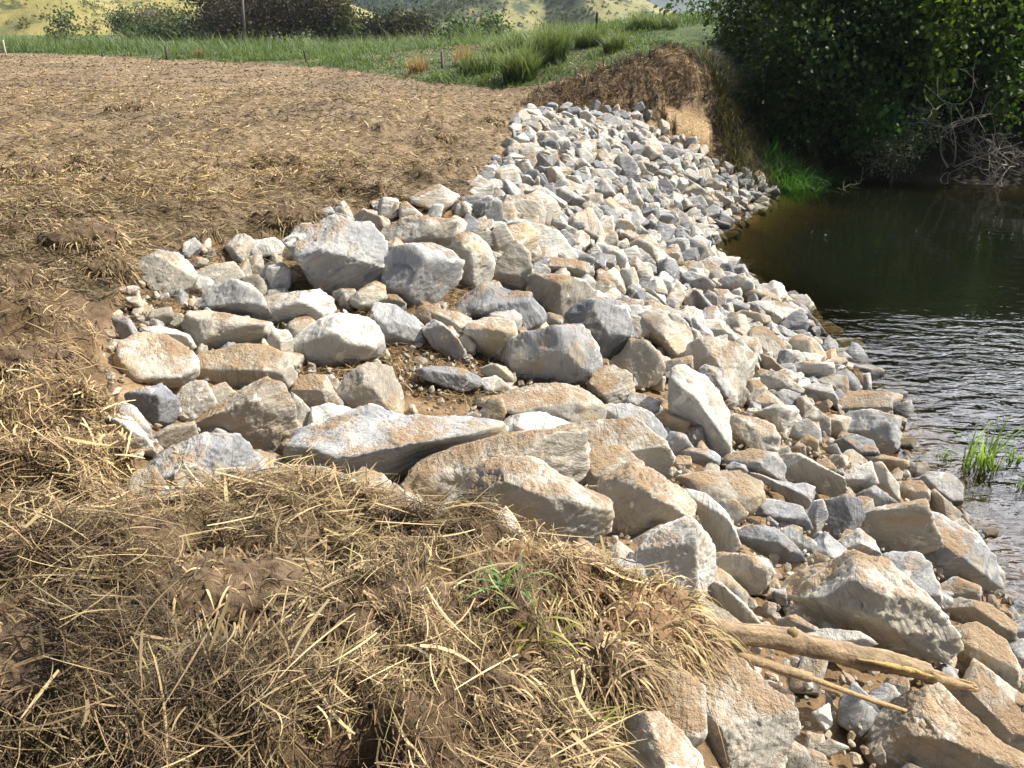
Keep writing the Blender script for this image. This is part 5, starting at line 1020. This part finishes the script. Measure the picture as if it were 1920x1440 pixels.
# dry brush on the shaded bank between scarp and thicket
rg = np.random.default_rng(88); n = 5200; yy = rg.uniform(20.6, 26.5, n); xx = 5.5 + (22.6 - yy) * .30 * (yy < 22.6) + np.abs(rg.normal(.1, .75, n)); zz = gz(xx, yy); ok = (zz > .1)
o = blades('bank_brush', xx[ok], yy[ok], zz[ok] - .03, rg.uniform(.25, .9, ok.sum()), np.full(ok.sum(), .018), rg, (.035, .035, .018), (.11, .11, .05), .6, .9)
tag(o, 'rank grass and dry brush on the shaded bank right of the sand scarp', 'brush', None, 'stuff')

# distant trees and bushes
def far_tree(px, y, h_px_top, w_px, label, c0, c1, seed, n, leaf, shape=None, name='field_tree', cat='tree', py_base=78, hang=.1, hollow=.55, zoff=0):
    b = at_y(px, py_base, y); top = at_y(px, h_px_top, y); H = top[2] - b[2]; W = w_px / FPX * y * .5 / .93
    bl = [(dx * W, dy * W, dz * H, rx * W, rx * W * .8, rz * H) for dx, dy, dz, rx, rz in (shape or [(-.45, 0, .42, .5, .38), (.45, 0, .40, .5, .36), (0, .1, .62, .6, .36), (-.1, -.3, .35, .6, .33)])]
    return tree(name, label, (b[0], y, 2.2 + zoff), H, bl, n, leaf, c0, c1, seed, max(.08, H * .025), M_LEAF_FAR, cat, 'trees behind the pasture', .6, hang, True, 5, hollow=hollow)
far_tree(535, 100, -75, 250, 'huge spreading tree with a brown withered crown behind the power pole', (.030, .027, .020), (.078, .064, .048), 401, 42000, .30, [(-.55, 0, .36, .42, .30), (.5, 0, .33, .45, .28), (0, 0, .52, .6, .36), (-.2, -.4, .30, .6, .27), (.3, -.35, .45, .5, .28), (0, .2, .75, .5, .22)], hang=.0, hollow=.35)
far_tree(415, 104, -70, 130, 'dark green tree with gaps left of the brown withered tree', (.018, .032, .014), (.055, .085, .03), 402, 13000, .36, [(-.5, 0, .72, .45, .15), (.1, 0, .60, .5, .26), (.3, 0, .28, .6, .26), (-.1, 0, .22, .5, .20), (.2, 0, .85, .5, .16)])
far_tree(628, 99, -15, 70, 'olive green tree on the right flank of the brown withered tree', (.035, .05, .016), (.10, .125, .035), 403, 8000, .36, [(0, 0, .6, .55, .33), (.45, 0, .33, .45, .28), (-.3, 0, .35, .5, .3)])
far_tree(735, 112, 28, 140, 'low dark rounded tree right of the withered tree', (.014, .026, .012), (.038, .055, .022), 404, 13000, .36, [(-.5, 0, .42, .5, .40), (.4, 0, .45, .55, .42), (0, 0, .52, .6, .38)])
far_tree(770, 110, 36, 70, 'brownish bush at the right end of the low dark tree', (.03, .03, .016), (.075, .07, .032), 405, 2600, .5)
for k, (px, y, tp, w, lb) in enumerate(((320, 118, 42, 90, 'wide grey-green bush in front of the golden slope'), (270, 125, 48, 60, 'olive bush left of the wide grey-green bush'), (365, 120, 50, 50, 'small bush next to the dark green gapped tree'),
        (235, 170, 27, 50, 'dark bush at the foot of the golden spur'), (305, 175, 15, 80, 'bushy trees in the gully between golden slopes'), (180, 210, 4, 40, 'bush high in the gully on the golden slope'), (283, 160, 30, 40, 'pale grey leafless bush in the gully'))):
    c = ((.10, .09, .075), (.22, .20, .17)) if 'leafless' in lb else ((.03, .05, .02), (.095, .125, .045))
    far_tree(px, y, tp, w, lb, *c, 420 + k, 3000, .45, name='field_bush', cat='bush', py_base=76 if y < 130 else 62, zoff=0 if y < 130 else 1.2)
far_tree(132, 120, 26, 30, 'slender young tree with open crown before the golden hill', (.05, .075, .03), (.13, .17, .06), 440, 420, .5, [(0, 0, .82, .5, .17), (-.3, 0, .55, .6, .12), (.2, 0, .68, .5, .10)], hollow=.3)
far_tree(178, 122, 44, 16, 'thin brown young tree right of the slender open one', (.08, .07, .035), (.15, .13, .06), 441, 260, .45, [(0, 0, .6, .6, .36)], hollow=.2)
far_tree(118, 119, 60, 36, 'low bush under the slender young tree', (.05, .07, .03), (.12, .15, .05), 442, 600, .5, name='field_bush', cat='bush')
for k, (px, y, tp, w, lb) in enumerate(((860, 95, 47, 62, 'broad-leaved green bush left of the tall grass clumps'), (925, 98, 44, 50, 'green bush with big leaves just behind the plumed grass'), (1290, 60, -12, 60, 'feathery dark tree behind the feathery sapling'))):
    far_tree(px, y, tp, w, lb, (.035, .07, .025), (.10, .17, .055), 450 + k, 1900, .42, name='field_bush', cat='bush', py_base=78 if px < 1000 else 45, zoff=.3)

# ------------------------------------------------------------------ hills
HILLS = {}
def ridge_hill(name, ridges, box, step, mat_, amp, fq, seed, z0=0.0, label=None):
    xs = np.arange(box[0], box[1], step); ys = np.arange(box[2], box[3], step); X, Y = np.meshgrid(xs, ys); x, y = X.ravel(), Y.ravel()
    Z = np.full(len(x), z0 - 6.0)
    wx_ = x + n2(x, y, fq * .7, seed + 5, 3) * amp * 1.6; wy_ = y + n2(x, y, fq * .7, seed + 8, 3) * amp * 1.6
    for (ax, ay, az), (bx, by, bz), sl_ in ridges:
        dx, dy = bx - ax, by - ay; t = np.clip(((wx_ - ax) * dx + (wy_ - ay) * dy) / (dx * dx + dy * dy + 1e-9), 0, 1)
        dd = np.hypot(wx_ - ax - dx * t, wy_ - ay - dy * t); zz = az + (bz - az) * t - (np.sqrt(dd * dd + 16) - 4) * sl_
        Z = np.maximum(Z, zz)
    Z = Z + n2(x, y, fq, seed, 4) * amp * sstep(z0 - 4, z0 + 10, Z)
    i = (np.arange(len(ys) - 1) * len(xs))[:, None] + np.arange(len(xs) - 1)[None, :]
    F = np.stack([i, i + 1, i + len(xs) + 1, i + len(xs)], -1).reshape(-1, 4)
    # skirt down to the plain so the hill is a closed land form
    gzx = np.gradient(Z.reshape(X.shape), step, axis=1).ravel(); scrub = sstep(-.12, .22, gzx + n2(x, y, fq * 2.5, seed + 11, 3) * .16)  # left-facing slopes: painted shade, broken up with scrub tone
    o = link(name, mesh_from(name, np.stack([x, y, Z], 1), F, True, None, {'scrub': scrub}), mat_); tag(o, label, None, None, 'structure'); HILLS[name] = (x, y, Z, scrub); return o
def hill_mat(name, c1, c2, c3, s, thr, bump=1.0):
    q = N(name); p = q.coord()
    c = q.mix(q.rng(q.noise(p, s * .5, 6, .6), .35, .65), c1, c2); c = q.mix(q.rng(q.noise(q.mapping(p, (1, 1, 2)), s * 2.2, 8, .68), thr, thr + .08), c, c3)
    c = q.mix(q.math('MULTIPLY', q.attr('scrub').outputs['Fac'], .92), c, c3)  # puts the painted slope shade and scrub tone into the hill colour
    c = q.mix(q.rng(q.noise(p, s * 14, 4, .7), .3, .7, 0, .45), c, q.mix(.5, c, c3)); return q.done(c, .95, q.bump(q.noise(p, s * 6, 6, .7), .6, bump))
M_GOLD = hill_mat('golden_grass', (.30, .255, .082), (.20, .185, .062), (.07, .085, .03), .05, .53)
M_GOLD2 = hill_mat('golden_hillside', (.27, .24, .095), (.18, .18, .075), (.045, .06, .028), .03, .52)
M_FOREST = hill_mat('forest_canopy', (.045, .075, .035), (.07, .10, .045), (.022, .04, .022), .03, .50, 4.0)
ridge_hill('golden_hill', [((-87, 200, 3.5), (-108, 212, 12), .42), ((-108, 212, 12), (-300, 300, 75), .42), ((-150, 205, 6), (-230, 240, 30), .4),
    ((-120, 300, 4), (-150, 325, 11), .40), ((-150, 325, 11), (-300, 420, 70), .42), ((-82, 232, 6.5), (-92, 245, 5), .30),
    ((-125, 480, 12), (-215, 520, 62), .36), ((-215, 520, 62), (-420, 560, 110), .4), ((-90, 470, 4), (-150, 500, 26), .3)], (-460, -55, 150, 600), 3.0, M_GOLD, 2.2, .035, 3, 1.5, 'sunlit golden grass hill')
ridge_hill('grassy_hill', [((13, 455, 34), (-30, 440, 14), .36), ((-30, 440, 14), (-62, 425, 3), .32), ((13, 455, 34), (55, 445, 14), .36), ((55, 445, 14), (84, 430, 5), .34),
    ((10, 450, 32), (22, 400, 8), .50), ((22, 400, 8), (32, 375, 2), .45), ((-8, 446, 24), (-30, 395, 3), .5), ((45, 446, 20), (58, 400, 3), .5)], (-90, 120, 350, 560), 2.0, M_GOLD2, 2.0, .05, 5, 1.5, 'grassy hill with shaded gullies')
ridge_hill('forest_mountain', [((-220, 950, 90), (-90, 900, 28), .3), ((-220, 950, 90), (-480, 1000, 120), .35), ((-90, 900, 28), (30, 900, 14), .25), ((-160, 930, 60), (-170, 800, 12), .35), ((-260, 950, 80), (-280, 800, 10), .35)], (-560, 120, 720, 1080), 6.0, M_FOREST, 6.0, .03, 7, 0, 'forested mountain')
ridge_hill('far_mountain', [((100, 2200, 40), (480, 2250, 75), .25), ((480, 2250, 75), (900, 2300, 200), .25), ((100, 2200, 40), (-300, 2300, 120), .25)], (-500, 1100, 1900, 2500), 14.0, M_FOREST, 14.0, .012, 9, 0, 'far blue mountain')
def hill_scrub(name, hill, n, size, label, seed, zr, c0, c1, bias=.2):
    x, y, Z, sb = HILLS[hill]; rg = np.random.default_rng(seed); w = ((sb + bias) * (Z > zr[0]) * (Z < zr[1]) * np.clip(n2(x, y, .04, seed, 3) + .3, .02, 1)); i = rg.choice(len(x), n, p=w / w.sum())
    k = 16; s = size * rg.uniform(.4, 1.5, n) ** 1.3; sx = np.repeat(s, k); C = np.stack([x[i], y[i], Z[i]], 1) + rg.uniform(-1, 1, (n, 3)) * np.array((1.5, 1.5, 0)); d = rg.normal(size=(n * k, 3)); d /= np.linalg.norm(d, axis=1)[:, None]; d[:, 2] = np.abs(d[:, 2])
    P = np.repeat(C, k, 0) + d * (sx * rg.uniform(.3, 1, n * k))[:, None]; tn = rg.random((n * k, 1))
    o = link(name, leaf_mesh(name, P, d, sx * .8, (np.array(c0) * (1 - tn) + np.array(c1) * tn), rg, aspect=.9), M_LEAF_FAR); tag(o, label, 'scrub', None, 'stuff')
hill_scrub('hill_scrub', 'grassy_hill', 2600, .8, 'dark scrub dotted over the gullies of the grassy hill', 61, (2.5, 32), (.035, .05, .02), (.08, .10, .04))
hill_scrub('slope_scrub', 'golden_hill', 1500, .7, 'small shrubs dotted over the golden hill', 62, (3, 40), (.10, .10, .04), (.20, .18, .07), .5)
hill_scrub('mountain_forest', 'forest_mountain', 9000, 5.0, 'closed forest covering the mountain behind the valley', 63, (3, 60), (.025, .05, .022), (.06, .10, .04), 2.0)
# the ground plain continues under the hills; air that pales far things
q = N('air'); q.n.remove(q.b); v = q.new('ShaderNodeVolumePrincipled'); v.inputs['Density'].default_value = HAZE; v.inputs['Color'].default_value = (.80, .88, 1.0, 1); v.inputs['Anisotropy'].default_value = .2
q.l.new(v.outputs[0], q.out.inputs['Volume'])
if HAZE > 0:
    bx = (-900, 1200, -60, 2600, -8, 260); V = np.array([(x, y, z) for x in bx[:2] for y in bx[2:4] for z in bx[4:]], float)
    F = np.array([(0, 1, 3, 2), (4, 6, 7, 5), (0, 4, 5, 1), (2, 3, 7, 6), (0, 2, 6, 4), (1, 5, 7, 3)])
    tag(link('haze', mesh_from('haze', V, F, False), q.m), 'thin pale air over the valley', 'haze', None, 'stuff')
